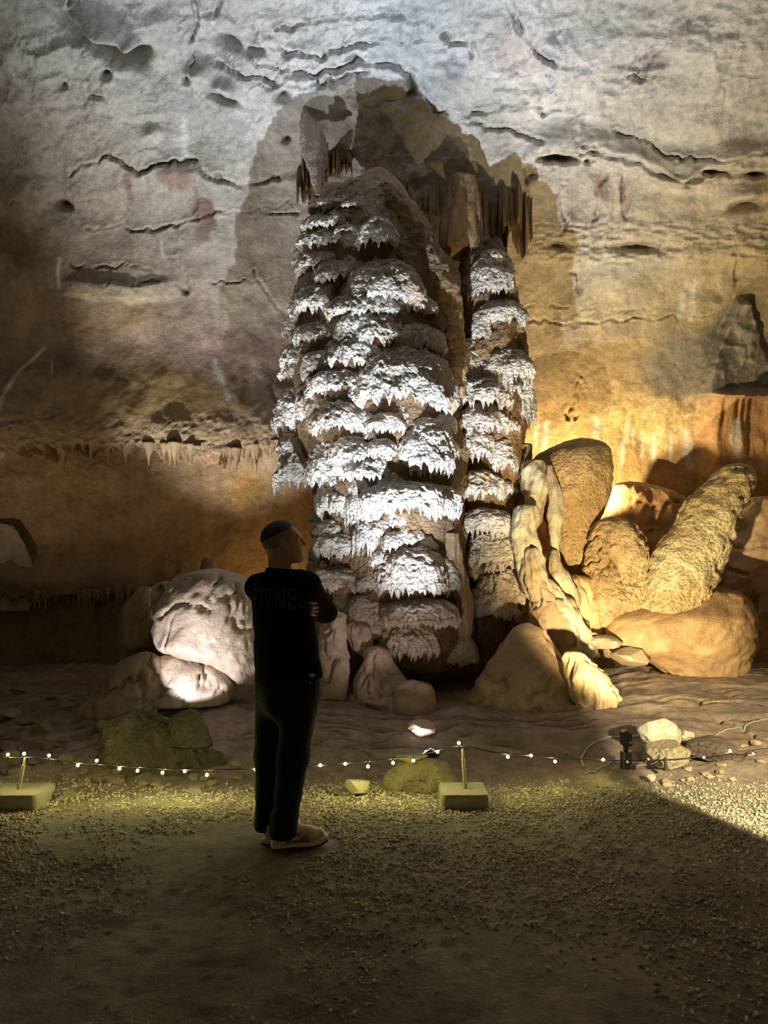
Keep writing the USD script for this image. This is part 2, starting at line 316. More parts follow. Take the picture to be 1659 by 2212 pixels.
for a in [(260, 632, 110, 20, (.52, .43, .29), .9, .2, .05), (330, 850, 200, 55, (.42, .29, .12), .85, .4), (540, 660, 70, 55, (.50, .44, .34), .7, .3), (500, 770, 120, 60, (.30, .20, .17), .7, .5),
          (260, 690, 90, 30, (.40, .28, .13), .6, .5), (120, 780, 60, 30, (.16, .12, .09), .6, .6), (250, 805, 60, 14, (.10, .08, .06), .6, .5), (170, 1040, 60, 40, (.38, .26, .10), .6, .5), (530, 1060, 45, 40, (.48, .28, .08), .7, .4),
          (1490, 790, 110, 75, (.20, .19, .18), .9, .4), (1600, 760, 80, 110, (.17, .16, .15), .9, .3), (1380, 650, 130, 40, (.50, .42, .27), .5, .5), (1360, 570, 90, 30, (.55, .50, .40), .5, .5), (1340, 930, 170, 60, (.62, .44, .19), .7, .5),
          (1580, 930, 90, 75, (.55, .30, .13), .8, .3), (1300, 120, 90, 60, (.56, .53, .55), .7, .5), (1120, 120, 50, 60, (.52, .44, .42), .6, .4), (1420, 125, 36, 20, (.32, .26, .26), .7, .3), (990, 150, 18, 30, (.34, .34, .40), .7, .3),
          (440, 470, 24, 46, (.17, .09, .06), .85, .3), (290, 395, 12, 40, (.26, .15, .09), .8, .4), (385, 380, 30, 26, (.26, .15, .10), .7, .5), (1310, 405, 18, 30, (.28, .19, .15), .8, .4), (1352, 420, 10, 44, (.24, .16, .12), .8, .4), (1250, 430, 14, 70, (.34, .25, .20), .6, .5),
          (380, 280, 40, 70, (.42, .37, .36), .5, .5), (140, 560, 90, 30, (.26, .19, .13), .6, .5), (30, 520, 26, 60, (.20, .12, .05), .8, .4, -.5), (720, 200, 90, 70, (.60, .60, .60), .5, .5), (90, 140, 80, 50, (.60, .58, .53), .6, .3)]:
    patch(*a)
streak = fbm(q * [1, .06, 1], 9, 3, 71)
wc *= (1 + .45 * sm(560, 700, V)[..., None] * (streak[..., None] - .5))
wc = lerp(wc, (.80, .74, .62), .85 * sm(.60, .72, fbm(q * [1, .05, 1], 6.5, 3, 72)) * sm(1230, 1290, U) * sm(890, 930, V) * sm(1010, 960, V + 60 * streak))   # white calcite runs
wc = lerp(wc, (.74, .62, .40), .6 * sm(.52, .62, fbm(q, 16, 3, 73)) * sm(1250, 1300, U) * sm(840, 880, V) * sm(990, 930, V) * sm(1560, 1500, U))
for pts, w in [([(5, 985), (18, 900), (35, 830), (60, 790), (98, 755)], 4), ([(128, 560), (126, 620)], 4), ([(345, 520), (356, 555)], 3), ([(462, 780), (480, 820), (500, 860)], 7), ([(118, 780), (120, 806)], 2), ([(395, 260), (400, 330)], 12), ([(1480, 620), (1470, 680)], 8), ([(1291, 905), (1293, 962)], 6), ([(1350, 955), (1348, 1000)], 5), ([(1372, 930), (1372, 960)], 4), ([(1391, 948), (1393, 985)], 5), ([(1413, 945), (1416, 992)], 6), ([(1452, 940), (1450, 985)], 5), ([(1484, 935), (1492, 1010)], 8), ([(1580, 905), (1580, 985)], 7), ([(1160, 920), (1160, 960)], 5), ([(1180, 915), (1178, 985)], 6), ([(1500, 610), (1496, 690)], 7)]:
    d = dist_poly(U + wx2 * .3, V, chain(pts), 40); wc = lerp(wc, (.74, .71, .64), .8 * np.exp(-(d / w) ** 2))
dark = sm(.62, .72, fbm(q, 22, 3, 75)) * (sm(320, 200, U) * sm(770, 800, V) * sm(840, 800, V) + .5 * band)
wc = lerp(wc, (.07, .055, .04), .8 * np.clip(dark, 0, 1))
wc *= (1 + .5 * (fbm(q, 3.5, 5, 76)[..., None] - .5))
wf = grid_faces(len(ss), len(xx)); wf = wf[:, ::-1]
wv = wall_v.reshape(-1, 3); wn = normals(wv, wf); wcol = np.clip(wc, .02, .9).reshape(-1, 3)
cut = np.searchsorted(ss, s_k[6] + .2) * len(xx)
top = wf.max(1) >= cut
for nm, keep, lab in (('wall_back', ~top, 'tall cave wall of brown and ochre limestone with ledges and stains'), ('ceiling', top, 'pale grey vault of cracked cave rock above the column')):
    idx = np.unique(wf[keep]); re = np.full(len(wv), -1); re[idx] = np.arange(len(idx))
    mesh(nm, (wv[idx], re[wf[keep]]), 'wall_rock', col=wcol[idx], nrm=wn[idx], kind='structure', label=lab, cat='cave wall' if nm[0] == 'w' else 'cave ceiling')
del wall_v, base, wc, q, qs

# ------------------------------------------------------------------ floor
def floor_h(x, y):
    x, y = np.asarray(x, float), np.asarray(y, float)
    lift = .25 - .12 * sm(-1.5, -3.0, x) + .10 * sm(1.5, 3.0, x)
    h = lift * sm(5.25, 7.0, y) + .16 * sm(7, 9.5, y)
    p = np.stack([x, y, 0 * x], -1)
    rocky = sm(5.15, 5.7, y + .5 * (n3(p, 1.1, 91) - .5))
    h = h + rocky * (.14 * (fbm(p, .9, 3, 92) - .5) + .11 * (ridge(p * [.4, 1.4, 1], 2.4, 5, 93) - .5) * sm(5.4, 6.0, y) - .05 * sm(5.5, 6.0, y) * np.exp(-((fbm(p * [.45, 1.5, 1], 1.6, 4, 88) - .5) / .014) ** 2) + .05 * (fbm(p, 6, 4, 94) - .5))
    rub = rocky * (sm(-1.7, -2.4, x) + sm(6.1, 5.7, y) * .7)
    h = h + rub * .13 * (ridge(p, 3.6, 5, 95) - .5)
    h = h + (1 - rocky) * (.035 * (fbm(p, .8, 3, 96) - .5) + .032 * (fbm(p, 3.5, 4, 97) - .5) + .020 * (fbm(p, 15, 3, 98) - .5))
    return h
fx = np.concatenate([np.linspace(-9, -4.3, 60)[:-1], np.arange(-4.3, 4.3, .021), np.linspace(4.3, 9, 60)[1:]])
fy = np.concatenate([np.linspace(-3, 2.3, 30)[:-1], np.arange(2.3, 4.5, .019), np.arange(4.5, 8.6, .018), np.linspace(8.6, 10.6, 60)])
FX, FY = np.meshgrid(fx, fy); FZ = floor_h(FX, FY)
fp = np.stack([FX, FY, 0 * FX], -1)
rocky = sm(5.1, 5.6, FY + .5 * (n3(fp, 1.1, 91) - .5))
fc = lerp(lerp((.19, .155, .10), (.28, .235, .16), sm(.38, .62, fbm(fp, 1.1, 4, 101))), lerp((.27, .20, .145), (.36, .27, .205), sm(.35, .65, fbm(fp, 1.6, 4, 102))), rocky)
fc = lerp(fc, (.40, .28, .18), .7 * sm(2.2, 3.2, FX) * sm(5.3, 5.8, FY) * sm(.4, .6, fbm(fp, 3, 4, 103)))
fc *= (1 + .6 * (fbm(fp, 9, 4, 104)[..., None] - .5))
mesh('floor', (np.stack([FX, FY, FZ], -1).reshape(-1, 3), grid_faces(len(fy), len(fx))), 'ground', col=fc.reshape(-1, 3), kind='structure', label='trodden gravel path rising to a floor of brown flowstone', cat='cave floor')

# ------------------------------------------------------------------ lofted rock forms
def loft(rows, Y, dr, n=90, dz=.022, amp=.05, f=3.0, fine=.012, flute=0.0, ff=9.0, seed=0, lean=0.0, rough=0.0, sq=2.0, cap=.0, crk=0.0):
    """a rock built of level sections: rows of (py, left px, right px) at depth Y (number or per-row list), dr = depth half-size / half-width"""
    r = np.array([x[:3] for x in rows], float); Yr = np.array(Y if np.ndim(Y) else [Y] * len(r), float)
    a, b = P(r[:, 1], r[:, 0], Yr), P(r[:, 2], r[:, 0], Yr)
    z = a[:, 2]; o = np.argsort(z); z = z[o]; cx = ((a + b) / 2)[o, 0]; hw = ((b - a)[o, 0]) / 2; yy = Yr[o]
    zz = np.linspace(z[0], z[-1], max(8, int((z[-1] - z[0]) / dz)))
    I = lambda v: PchipInterpolator(z, v)(zz)
    cx, hw, yy = I(cx), np.maximum(I(hw), .004), I(yy)
    top = np.sqrt(np.clip((z[-1] - zz) / max(cap, 1e-6), 0, 1)) if cap else 1
    hw = hw * top
    n = max(9, int(n * .86)); ph = np.linspace(-math.pi, math.pi, n, endpoint=False)
    c, s_ = np.cos(ph), np.sin(ph)
    k = (np.abs(c) ** sq + np.abs(s_) ** sq) ** (-1 / sq); c, s_ = c * k, s_ * k
    drz = dr if np.ndim(dr) == 0 else PchipInterpolator(z, np.array(dr, float)[o])(zz)[:, None]
    v = np.stack([cx[:, None] + hw[:, None] * c, yy[:, None] + drz * hw[:, None] * s_ + 0 * c, zz[:, None] + 0 * c], -1)
    out = np.stack([c, s_, 0 * c], -1)[None] + 0 * v
    d = amp * 2 * (fbm(v, f, 4, seed) - .5) + fine * 2 * (fbm(v, 16, 3, seed + 5) - .5)
    d = d + .03 * min(1, hw.max() / .25) * (fbm(v, 6.5, 3, seed + 6) - .5)
    if crk:
        for cs in (1, 2): d = d - crk * np.exp(-((fbm(v * [1, 1, .8], 2.4, 4, seed + 20 + cs) - .5) / .016) ** 2) * sm(.35, .6, n3(v, 2.5, seed + 30 + cs))
        d = d + crk * .8 * (np.floor(4 * fbm(v, 2.0, 3, seed + 40)) / 4 - .4)
    if rough: d = d + rough * (ridge(v, 13, 3, seed + 7) - .5)
    if flute:
        fl = np.stack([v[..., 0] + .15 * n3(v, 2, seed), v[..., 1], v[..., 2] * .12], -1)
        d = d + flute * (ridge(fl, ff, 3, seed + 9) - .5)
    v = v + out * (d * np.clip(hw / .08, .15, 1)[:, None])[..., None]
    v[..., 2] += (amp * .8 * (fbm(v, f, 3, seed + 11) - .5)) * sm(zz[0], zz[0] + .2, zz)[:, None]
    m = len(zz); V_ = v.reshape(-1, 3); F = grid_faces(m, n, True)
    V_ = np.vstack([V_, v[0].mean(0), v[-1].mean(0)]); i = np.arange(n); j = (i + 1) % n
    F = np.vstack([F, np.stack([j, i, 0 * i + m * n], 1), np.stack([(m - 1) * n + i, (m - 1) * n + j, 0 * i + m * n + 1], 1)])
    return V_, F
def tint(v, a, b, f=2.5, seed=0, k=.5, streak=0.0):
    t = fbm(v * ([1, 1, .2] if streak else [1, 1, 1]), f, 4, seed + 200)
    c = lerp(a, b, sm(.38, .62, t)); return np.clip(c * (1 + k * (fbm(v, 9, 4, seed + 300)[:, None] - .5)), .01, .95)

# ------------------------------------------------------------------ the great column
CREAM, PINK, OCHRE, MUD = (.64, .575, .51), (.52, .40, .33), (.42, .26, .11), (.20, .125, .07)
column = thing('flowstone_column', 'huge cream flowstone column hung with tiers of fringed drapery', 'cave column', P(850, 1530, 8.1))
main_rows = [(368, 800, 832), (392, 772, 858), (440, 700, 890), (500, 682, 930), (560, 672, 958), (620, 668, 984), (700, 655, 996), (760, 640, 1000), (850, 632, 1002), (950, 645, 1004), (1050, 670, 1004), (1120, 705, 1008), (1250, 705, 1016), (1330, 716, 1024), (1400, 735, 1024), (1440, 760, 1000)]
right_rows = [(530, 1010, 1078), (560, 1002, 1092), (620, 992, 1108), (700, 992, 1122), (780, 990, 1136), (900, 994, 1132), (1000, 994, 1128), (1100, 994, 1112), (1200, 1004, 1120), (1300, 1008, 1116), (1400, 1004, 1086), (1450, 1010, 1060)]
MY, RY_ = 8.15, 8.30
v, f = loft(main_rows, MY, .92, n=200, dz=.02, amp=.09, f=2.2, fine=.03, flute=.07, ff=7, seed=1)
uu, vv_ = pix(v)
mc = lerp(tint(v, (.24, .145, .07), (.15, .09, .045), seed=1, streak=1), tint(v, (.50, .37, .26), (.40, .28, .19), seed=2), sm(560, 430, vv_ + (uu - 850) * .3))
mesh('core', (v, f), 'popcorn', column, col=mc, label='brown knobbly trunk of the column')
v, f = loft(right_rows, RY_, 1.25, n=120, dz=.02, amp=.06, f=2.5, fine=.03, flute=.08, ff=8, seed=3)
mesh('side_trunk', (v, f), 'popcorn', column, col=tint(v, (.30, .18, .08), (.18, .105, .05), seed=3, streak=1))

def body_at(rows, Y0, dr, px, py):
    r = np.array(rows, float); xl, xr = np.interp(py, r[:, 0], r[:, 1]), np.interp(py, r[:, 0], r[:, 2])
    s_ = np.clip((px - (xl + xr) / 2) / max((xr - xl) / 2, 1), -.97, .97)
    return Y0 - dr * (xr - xl) / 2 * Y0 / FPX * math.sqrt(1 - s_ * s_), s_
def drape(c, rx, ry, ztop, zlip, zbot, seed, res=.013, smooth_=0.0, yaw=0.0, teeth=1.0, rough=1.0):
    """a bell of flowstone: knobbly dome, then a skirt of pointed stalactites with a hollow underside"""
    rg = np.random.default_rng(seed)
    n = int(np.clip(2.2 * math.pi * (rx + ry) / 2 / res, 40, 260)); phi = np.linspace(-math.pi * .98, math.pi * .02, n) + .0
    phi = -math.pi / 2 + (phi + math.pi * .48) * 1.36
    hd, hf = max(ztop - zlip, .03), max(zlip - zbot, .02)
    nd, nf = int(np.clip(1.35 * (hd + .5 * ry) / res, 8, 70)), int(np.clip(1.2 * hf / res, 6, 40))
    arc = phi * (rx + ry) / 2
    Rm = 1 + .30 * (fbm(np.stack([np.cos(phi) * 1.2, np.sin(phi) * 1.2, 0 * phi], -1), 1.7, 3, seed) - .5)
    L = np.full(n, .10 * hf); wt = max(.020, .115 * min(rx, .5) ** .6)
    x = arc[0]
    while x < arc[-1]:
        w, l = wt * rg.uniform(.28, .8), hf * rg.uniform(.3, 1.0) * teeth
        L = np.maximum(L, l * np.clip(1 - np.abs(arc - x) / w, 0, 1) ** rg.uniform(.5, .9)); x += w * rg.uniform(.45, 1.3)
    L = np.maximum(L, .3 * hf * fbm(np.stack([arc, 0 * arc, 0 * arc], -1), 4, 2, seed + 3))
    lip = hd * .45 * (fbm(np.stack([arc, 0 * arc + 3, 0 * arc], -1), 2.3, 3, seed + 4) - .5)
    t = np.linspace(0, 1, nd)[:, None]; a = t * math.pi / 2
    r1 = np.sin(a) ** .75 * .97 * Rm; z1 = ztop - (hd + lip) * (1 - np.cos(a) ** 1.05)
    t2 = np.linspace(0, 1, nf + 1)[1:, None]
    r2 = Rm * (.97 + .03 * np.sin(t2 * 3) - .10 * t2 ** 1.5); z2 = (ztop - hd - lip) - t2 * L
    t3 = np.linspace(0, 1, 5)[1:, None]
    r3 = Rm * (.87 - .42 * t3); z3 = (ztop - hd - lip) - L * (1 - t3 ** .8) + .2 * hd * t3
    r, z = np.vstack([r1, r2, r3]), np.vstack([z1, z2, z3])
    skirt = np.concatenate([t[:, 0] ** 3, np.ones(nf), np.linspace(1, 0, 4)])[:, None]
    cp, sp = np.cos(phi + yaw), np.sin(phi + yaw)
    v = np.stack([c[0] + rx * r * cp, c[1] + ry * r * sp, z], -1)
    fl = np.stack([v[..., 0], v[..., 1], v[..., 2] * .10], -1)
    k = (1 - smooth_) * min(1, rx / .22)
    d = k * rough * (.085 * (fbm(v, 8, 3, seed + 11) - .5) + .060 * (ridge(v, 17, 3, seed + 12) - .55) * (1 - .55 * skirt)) + (.5 + .5 * k) * skirt * .075 * min(1, rx / .15) * (ridge(fl, 15, 3, seed + 13) - .5)
    d[-1] = 0
    v = v + np.stack([cp * np.ones_like(d), sp * np.ones_like(d), .35 + 0 * d], -1) * d[..., None]
    return v.reshape(-1, 3), grid_faces(len(r), n)[:, ::-1]
CAPS = [  # px, top, bottom, half width, share of skirt, body
 (718,432,478,48,.45,0),(712,468,516,55,.45,0),(700,504,552,52,.45,0),(748,488,522,28,.45,0),(815,472,562,40,.4,0),(705,544,600,60,.4,0),(655,535,582,22,.4,0),(690,586,660,50,.4,0),(742,560,626,56,.4,0),
 (828,566,676,92,.25,0),(700,616,690,66,.4,0),(785,640,698,84,.5,0),(895,640,686,46,.45,0),(652,676,732,36,.4,0),(692,696,750,52,.4,0),(800,668,752,72,.35,0),(892,700,770,62,.4,0),(770,728,802,58,.4,0),(655,740,806,42,.4,0),
 (704,756,818,50,.4,0),(640,782,828,34,.45,0),(872,748,892,104,.28,0),(726,800,862,62,.4,0),(640,838,948,46,.35,0),(690,846,906,44,.4,0),(736,866,946,62,.38,0),(830,892,948,36,.5,0),(916,902,1040,60,.42,0),(642,950,1070,42,.35,0),
 (716,952,1056,48,.35,0),(762,944,1012,46,.4,0),(800,984,1046,44,.45,0),(828,948,996,30,.5,0),(880,1040,1136,100,.55,0),(732,1060,1132,40,.5,0),(702,1094,1140,28,.45,0),(770,1064,1150,22,.6,0),(735,1150,1218,50,.5,0),(722,1122,1166,44,.4,0),(790,1120,1215,26,.6,0),
 (888,1180,1298,70,.35,0),(958,1204,1300,30,.4,0),(738,1222,1292,72,.35,0),(905,1292,1368,80,.4,0),(785,1284,1384,46,.15,0),(882,1348,1442,54,.45,0),(716,1324,1396,38,.3,0),(990,1368,1448,40,.2,0),(930,980,1040,40,.5,0),(850,1150,1200,22,.5,0),(965,1110,1140,15,.1,0),
 (1064,540,660,46,.25,1),(1084,648,716,50,.5,1),(1040,668,738,20,.3,1),(1016,728,880,34,.4,1),(1098,752,860,50,.55,1),(1045,818,892,58,.45,1),(1122,820,950,30,.6,1),(1045,874,948,54,.5,1),(1030,926,1020,40,.5,1),(1086,948,1034,26,.5,1),
 (1036,1018,1094,54,.5,1),(1050,1098,1172,52,.5,1),(1062,1148,1246,56,.35,1),(1084,1228,1312,52,.3,1),(1058,1268,1346,60,.3,1),(1012,1180,1262,30,.3,1)]
rg = random.Random(5)
for _ in range(46):       # the small shelves crowded on the upper left flank
    py = rg.uniform(440, 830); xl, xr = np.interp(py, [m[0] for m in main_rows], [m[1] for m in main_rows]), np.interp(py, [m[0] for m in main_rows], [m[2] for m in main_rows])
    px = xl + (xr - xl) * rg.uniform(.02, .62); w = rg.uniform(13, 30)
    if py < 560 and px > 770: continue
    CAPS.append((px, py - w * .5, py + w * .75, w, .5, 0))
for _ in range(16):
    py = rg.uniform(600, 1250); CAPS.append((rg.uniform(1000, 1130), py - 14, py + 22, rg.uniform(12, 24), .5, 1))
for _ in range(44):
    py = rg.uniform(840, 1360); w = rg.uniform(20, 40); CAPS.append((rg.uniform(690, 985) if py > 1080 else rg.uniform(640, 990), py - w * .7, py + w * .8, w, .45, 2))
for i, (px, y0, y1, hw, sk, b) in enumerate(CAPS):
    back, b = .07 * (b == 2) - .13 * (b == 0 and y1 < 572), b % 2
    Yf, s_ = body_at((main_rows, right_rows)[b], (MY, RY_)[b], (.92, 1.25)[b], px, .5 * (y0 + y1))
    rx = hw * Yf / FPX * 1.10; ry = max(.78 * rx, .07)
    Yc = Yf + ry * .28 - .02 + back
    zt = P(px, y0, Yc - .2 * ry)[2]; zb = P(px, y1, Yf - .4 * ry)[2]; zl = zb + sk * (zt - zb)
    cxw = P(px, .5 * (y0 + y1), Yc)[0]
    smooth_ = .75 if (px, y0) in ((785, 1284), (965, 1110), (990, 1368)) else 0
    v, f = drape((cxw, Yc), rx, ry, zt, zl, zb, 100 + i, res=.0155 if hw > 34 else .014, smooth_=smooth_)
    t = .7 * sm(1120, 1400, np.full(len(v), y1))
    c = lerp(lerp(CREAM, PINK, np.clip(t + .5 * (fbm(v, 2.2, 3, 400 + i) - .35), 0, 1)), OCHRE, .55 * sm(.55, .75, fbm(v, 3.2, 3, 77)))
    mesh('drapery', (v, f), 'calcite', column, col=c * (1 + .3 * (fbm(v, 11, 3, 401)[:, None] - .5)))
def part(name, rows, Y, dr, mat, cols, label=None, parent=column, streak=0, **k):
    v, f = loft(rows, Y, dr, **k)
    return mesh(name, (v, f), mat, parent, col=tint(v, *cols, seed=k.get('seed', 0), streak=streak), label=label)
part('pedestal', [(1395, 785, 838), (1430, 778, 850), (1470, 762, 880), (1510, 748, 905), (1548, 738, 930), (1575, 730, 940)], 7.25, .8, 'smooth_rock', ((.42, .31, .25), (.33, .23, .18)), 'smooth brown pedestal under the drapery', amp=.04, crk=.05, cap=.05, seed=11)
part('pedestal', [(1468, 868, 915), (1485, 852, 932), (1515, 846, 940), (1545, 850, 935), (1570, 850, 930)], 6.98, .8, 'smooth_rock', ((.46, .33, .27), (.36, .25, .20)), None, amp=.03, crk=.04, seed=12, cap=.05)
part('pedestal', [(1320, 705, 745), (1370, 692, 748), (1430, 690, 748), (1480, 692, 745), (1535, 690, 742), (1560, 690, 742)], 7.2, .9, 'smooth_rock', ((.48, .36, .30), (.38, .27, .22)), None, amp=.05, f=5, fine=.02, flute=.05, crk=.06, seed=13, cap=.05)
part('pedestal', [(1340, 735, 800), (1400, 760, 812), (1425, 790, 828)], 7.4, .8, 'smooth_rock', ((.48, .36, .30), (.38, .27, .22)), None, amp=.04, crk=.05, cap=.06, seed=14)
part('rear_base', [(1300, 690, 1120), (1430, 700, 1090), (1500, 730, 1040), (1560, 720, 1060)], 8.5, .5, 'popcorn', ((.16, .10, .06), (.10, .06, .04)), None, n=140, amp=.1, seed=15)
part('crown', [(368, 802, 830), (382, 780, 846), (410, 745, 868), (440, 730, 880), (500, 790, 915), (560, 850, 950)], 8.0, .75, 'smooth_rock', ((.34, .22, .15), (.27, .17, .11)), 'bare brown crown of the column', amp=.05, seed=16, fine=.015, cap=.08)
part('crown', [(392, 712, 742), (405, 698, 752), (428, 690, 764), (455, 690, 770)], 8.05, .7, 'smooth_rock', ((.34, .22, .15), (.27, .17, .11)), None, amp=.04, seed=17, cap=.05)
part('ridge', [(400, 820, 850), (460, 832, 898), (540, 868, 948), (620, 910, 985), (700, 938, 1000), (800, 952, 1002), (860, 962, 1000)], 7.72, 1.1, 'popcorn', ((.36, .24, .12), (.26, .16, .08)), 'brown knobbly ridge down the right flank', amp=.06, fine=.03, rough=.04, seed=18, flute=.05)
part('upper_block', [(385, 978, 1022), (420, 972, 1030), (480, 958, 1036), (530, 950, 1040), (548, 955, 1038)], 8.25, 1.0, 'smooth_rock', ((.42, .29, .15), (.30, .19, .09)), 'fluted ochre block high on the right', amp=.03, flute=.10, ff=12, seed=19, streak=1)
part('flank_sheet', [(1150, 962, 985), (1240, 972, 1002), (1320, 988, 1020), (1375, 990, 1014)], 7.62, .8, 'smooth_rock', ((.36, .23, .11), (.26, .16, .08)), None, amp=.02, flute=.10, ff=12, seed=20, streak=1)
part('flank_sheet', [(960, 1112, 1146), (1080, 1098, 1138), (1180, 1092, 1128), (1260, 1100, 1140)], 8.2, .8, 'smooth_rock', ((.46, .30, .14), (.36, .22, .09)), None, amp=.04, flute=.08, ff=9, seed=21, streak=1)

# hanging curtains that join the column's top to the vault
def curtain(px0, px1, y0, y1, Y, seed, thick=.10, fold=.26, n=84, m=34):
    rg = np.random.default_rng(seed); u = np.linspace(0, 1, n)
    bot = .25 + .75 * ridge(np.stack([u * 7, 0 * u, 0 * u], -1), .9, 4, seed) * (.55 + .45 * n3(np.stack([u * 3, 0 * u, 0 * u], -1), 1, seed + 1))
    x = px0 + (px1 - px0) * u; yf = fold * 2 * (fbm(np.stack([u * 6, 0 * u + 5, 0 * u], -1), 1.5, 4, seed + 2) - .5)
    T = np.linspace(0, 1, m)
    py = y0 + (y1 - y0) * T[:, None] * bot; V_ = P(x[None] + 0 * py, py, Y + yf[None] * (1 + .3 * T[:, None]) + .6 * (1 - T[:, None]) ** 2.2)
    back = V_ + [0, thick, 0]
    v = np.concatenate([V_, back[::-1]], 0)
    v[..., 1] += .07 * (fbm(v * [1, 1, .22] + .22 * fbm(v, 2.5, 3, seed)[..., None], 8, 4, seed + 5) - .5) * 1.6
    return v.reshape(-1, 3), grid_faces(2 * m, n)[:, ::-1]
for i, a in enumerate([(1035, 1142, 335, 640, 8.6), (1080, 1150, 340, 560, 8.45), (1015, 1075, 345, 545, 8.7), (652, 712, 290, 450, 8.55), (690, 760, 280, 415, 8.5), (870, 985, 330, 500, 8.75), (755, 880, 315, 440, 8.8), (640, 690, 300, 480, 8.7)]):
    v, f = curtain(*a, 500 + i)
    mesh('curtain', (v, f), 'smooth_rock', column, col=tint(v, (.34, .22, .12), (.27, .175, .095), seed=i, f=3), label='brown hanging curtain of stalactites' if not i else None)

# ------------------------------------------------------------------ the other formations
def rock(name, label, cat, rows, Y, dr, mat, cols, group=None, **k):
    v, f = loft(rows, Y, dr, **k)
    return mesh(name, (v, f), mat, col=tint(v, *cols, seed=k.get('seed', 0), streak=k.get('flute', 0) > 0), label=label, cat=cat, group=group)
GOLD = ((.60, .45, .24), (.46, .31, .14))
rock('stalagmite', 'slender pale spire on the vault left of the column top', 'stalagmite', [(222, 655, 663), (245, 652, 668), (275, 650, 690), (300, 650, 700), (335, 656, 706), (370, 668, 700), (420, 680, 696)], 8.2, .6, 'calcite', ((.62, .50, .44), (.50, .38, .32)), amp=.02, fine=.02, flute=.04, ff=14, seed=40, n=60)
rock('stalagmite', 'tall round-topped stalagmite with dark tip right of the column', 'stalagmite', [(946, 1236, 1276), (958, 1212, 1302), (985, 1156, 1318), (1020, 1142, 1322), (1080, 1155, 1316), (1130, 1178, 1296), (1200, 1195, 1272), (1270, 1200, 1258), (1350, 1190, 1270)], 8.35, .85, 'popcorn', ((.60, .42, .20), (.46, .30, .13)), amp=.05, fine=.02, seed=41, n=130, cap=.04)
rock('stalagmite', 'leaning knobbly yellow stalagmite on the far right boulder', 'stalagmite', [(998, 1585, 1612), (1010, 1560, 1624), (1040, 1530, 1630), (1080, 1492, 1612), (1130, 1460, 1590), (1190, 1420, 1568), (1250, 1400, 1548), (1310, 1385, 1520), (1360, 1390, 1490)], 7.9, .8, 'popcorn', ((.66, .55, .32), (.52, .39, .19)), amp=.05, fine=.03, rough=.06, seed=42, n=150, cap=.05)
rock('boulder', 'lumpy golden boulder between the two right stalagmites', 'boulder', [(1112, 1300, 1345), (1130, 1280, 1372), (1180, 1270, 1395), (1240, 1262, 1402), (1300, 1268, 1412), (1360, 1282, 1420), (1420, 1310, 1420)], 8.1, .7, 'popcorn', GOLD, amp=.10, f=3, fine=.03, rough=.04, crk=.05, seed=43, n=140, cap=.06)
rock('boulder', 'broad smooth boulder carrying the leaning stalagmite', 'boulder', [(1262, 1500, 1575), (1290, 1430, 1612), (1340, 1310, 1630), (1390, 1300, 1636), (1430, 1390, 1622), (1468, 1450, 1610)], 8.0, .6, 'smooth_rock', ((.46, .30, .15), (.36, .225, .11)), amp=.07, fine=.014, crk=.018, seed=44, n=150, cap=.08)
rock('boulder', 'round golden hump under the round-topped stalagmite', 'boulder', [(1240, 1215, 1270), (1290, 1205, 1290), (1350, 1225, 1300), (1400, 1240, 1310)], 8.0, .7, 'smooth_rock', GOLD, amp=.05, crk=.05, seed=45, cap=.05)
rock('rock_ledge', 'sloping golden rock ledge along the right wall', 'rock ledge', [(1040, 1320, 1400), (1060, 1312, 1455), (1095, 1310, 1500), (1160, 1310, 1540), (1260, 1300, 1560)], 9.1, .5, 'smooth_rock', ((.52, .31, .13), (.42, .24, .10)), amp=.06, fine=.02, crk=.05, seed=46, n=130, cap=.05)
rock('boulder', 'pale layered block at the right edge behind the leaning stalagmite', 'boulder', [(1072, 1600, 1720), (1110, 1580, 1730), (1150, 1590, 1730), (1200, 1560, 1740), (1300, 1550, 1750), (1400, 1560, 1750), (1470, 1560, 1750)], 8.9, .5, 'smooth_rock', ((.56, .42, .26), (.44, .28, .16)), amp=.07, fine=.02, crk=.05, seed=47, n=120, cap=.04)
rock('flowstone_mound', 'wide fan of brown flowstone at the right foot of the column', 'flowstone mound', [(1345, 1120, 1160), (1372, 1100, 1185), (1420, 1062, 1220), (1470, 1030, 1246), (1520, 990, 1268), (1560, 950, 1285), (1590, 930, 1295)], 7.35, .7, 'smooth_rock', ((.42, .29, .17), (.33, .22, .12)), amp=.08, f=2.5, fine=.022, crk=.045, seed=49, n=150, cap=.06)
rock('flowstone_mound', 'domed mound of tan flowstone above the fan', 'flowstone mound', [(1278, 1160, 1225), (1300, 1140, 1245), (1340, 1138, 1252), (1380, 1150, 1262), (1430, 1180, 1285), (1480, 1210, 1300)], 7.75, .8, 'smooth_rock', ((.46, .31, .18), (.37, .24, .13)), amp=.03, fine=.01, crk=.05, seed=50, n=110, cap=.07)
rock('stalagmite_stump', 'brightly lit fluted stump leaning by the fan of flowstone', 'stalagmite', [(1408, 1226, 1248), (1430, 1228, 1272), (1470, 1236, 1304), (1510, 1252, 1330), (1545, 1276, 1352), (1570, 1292, 1366)], 7.0, .8, 'smooth_rock', ((.60, .45, .26), (.46, .31, .16)), amp=.04, fine=.012, flute=.14, ff=13, crk=.03, seed=51, n=110)
dp = thing('flowstone_sheet', 'pale greenish sheets of flowstone beside the round-topped stalagmite', 'flowstone', P(1170, 1340, 8.0))
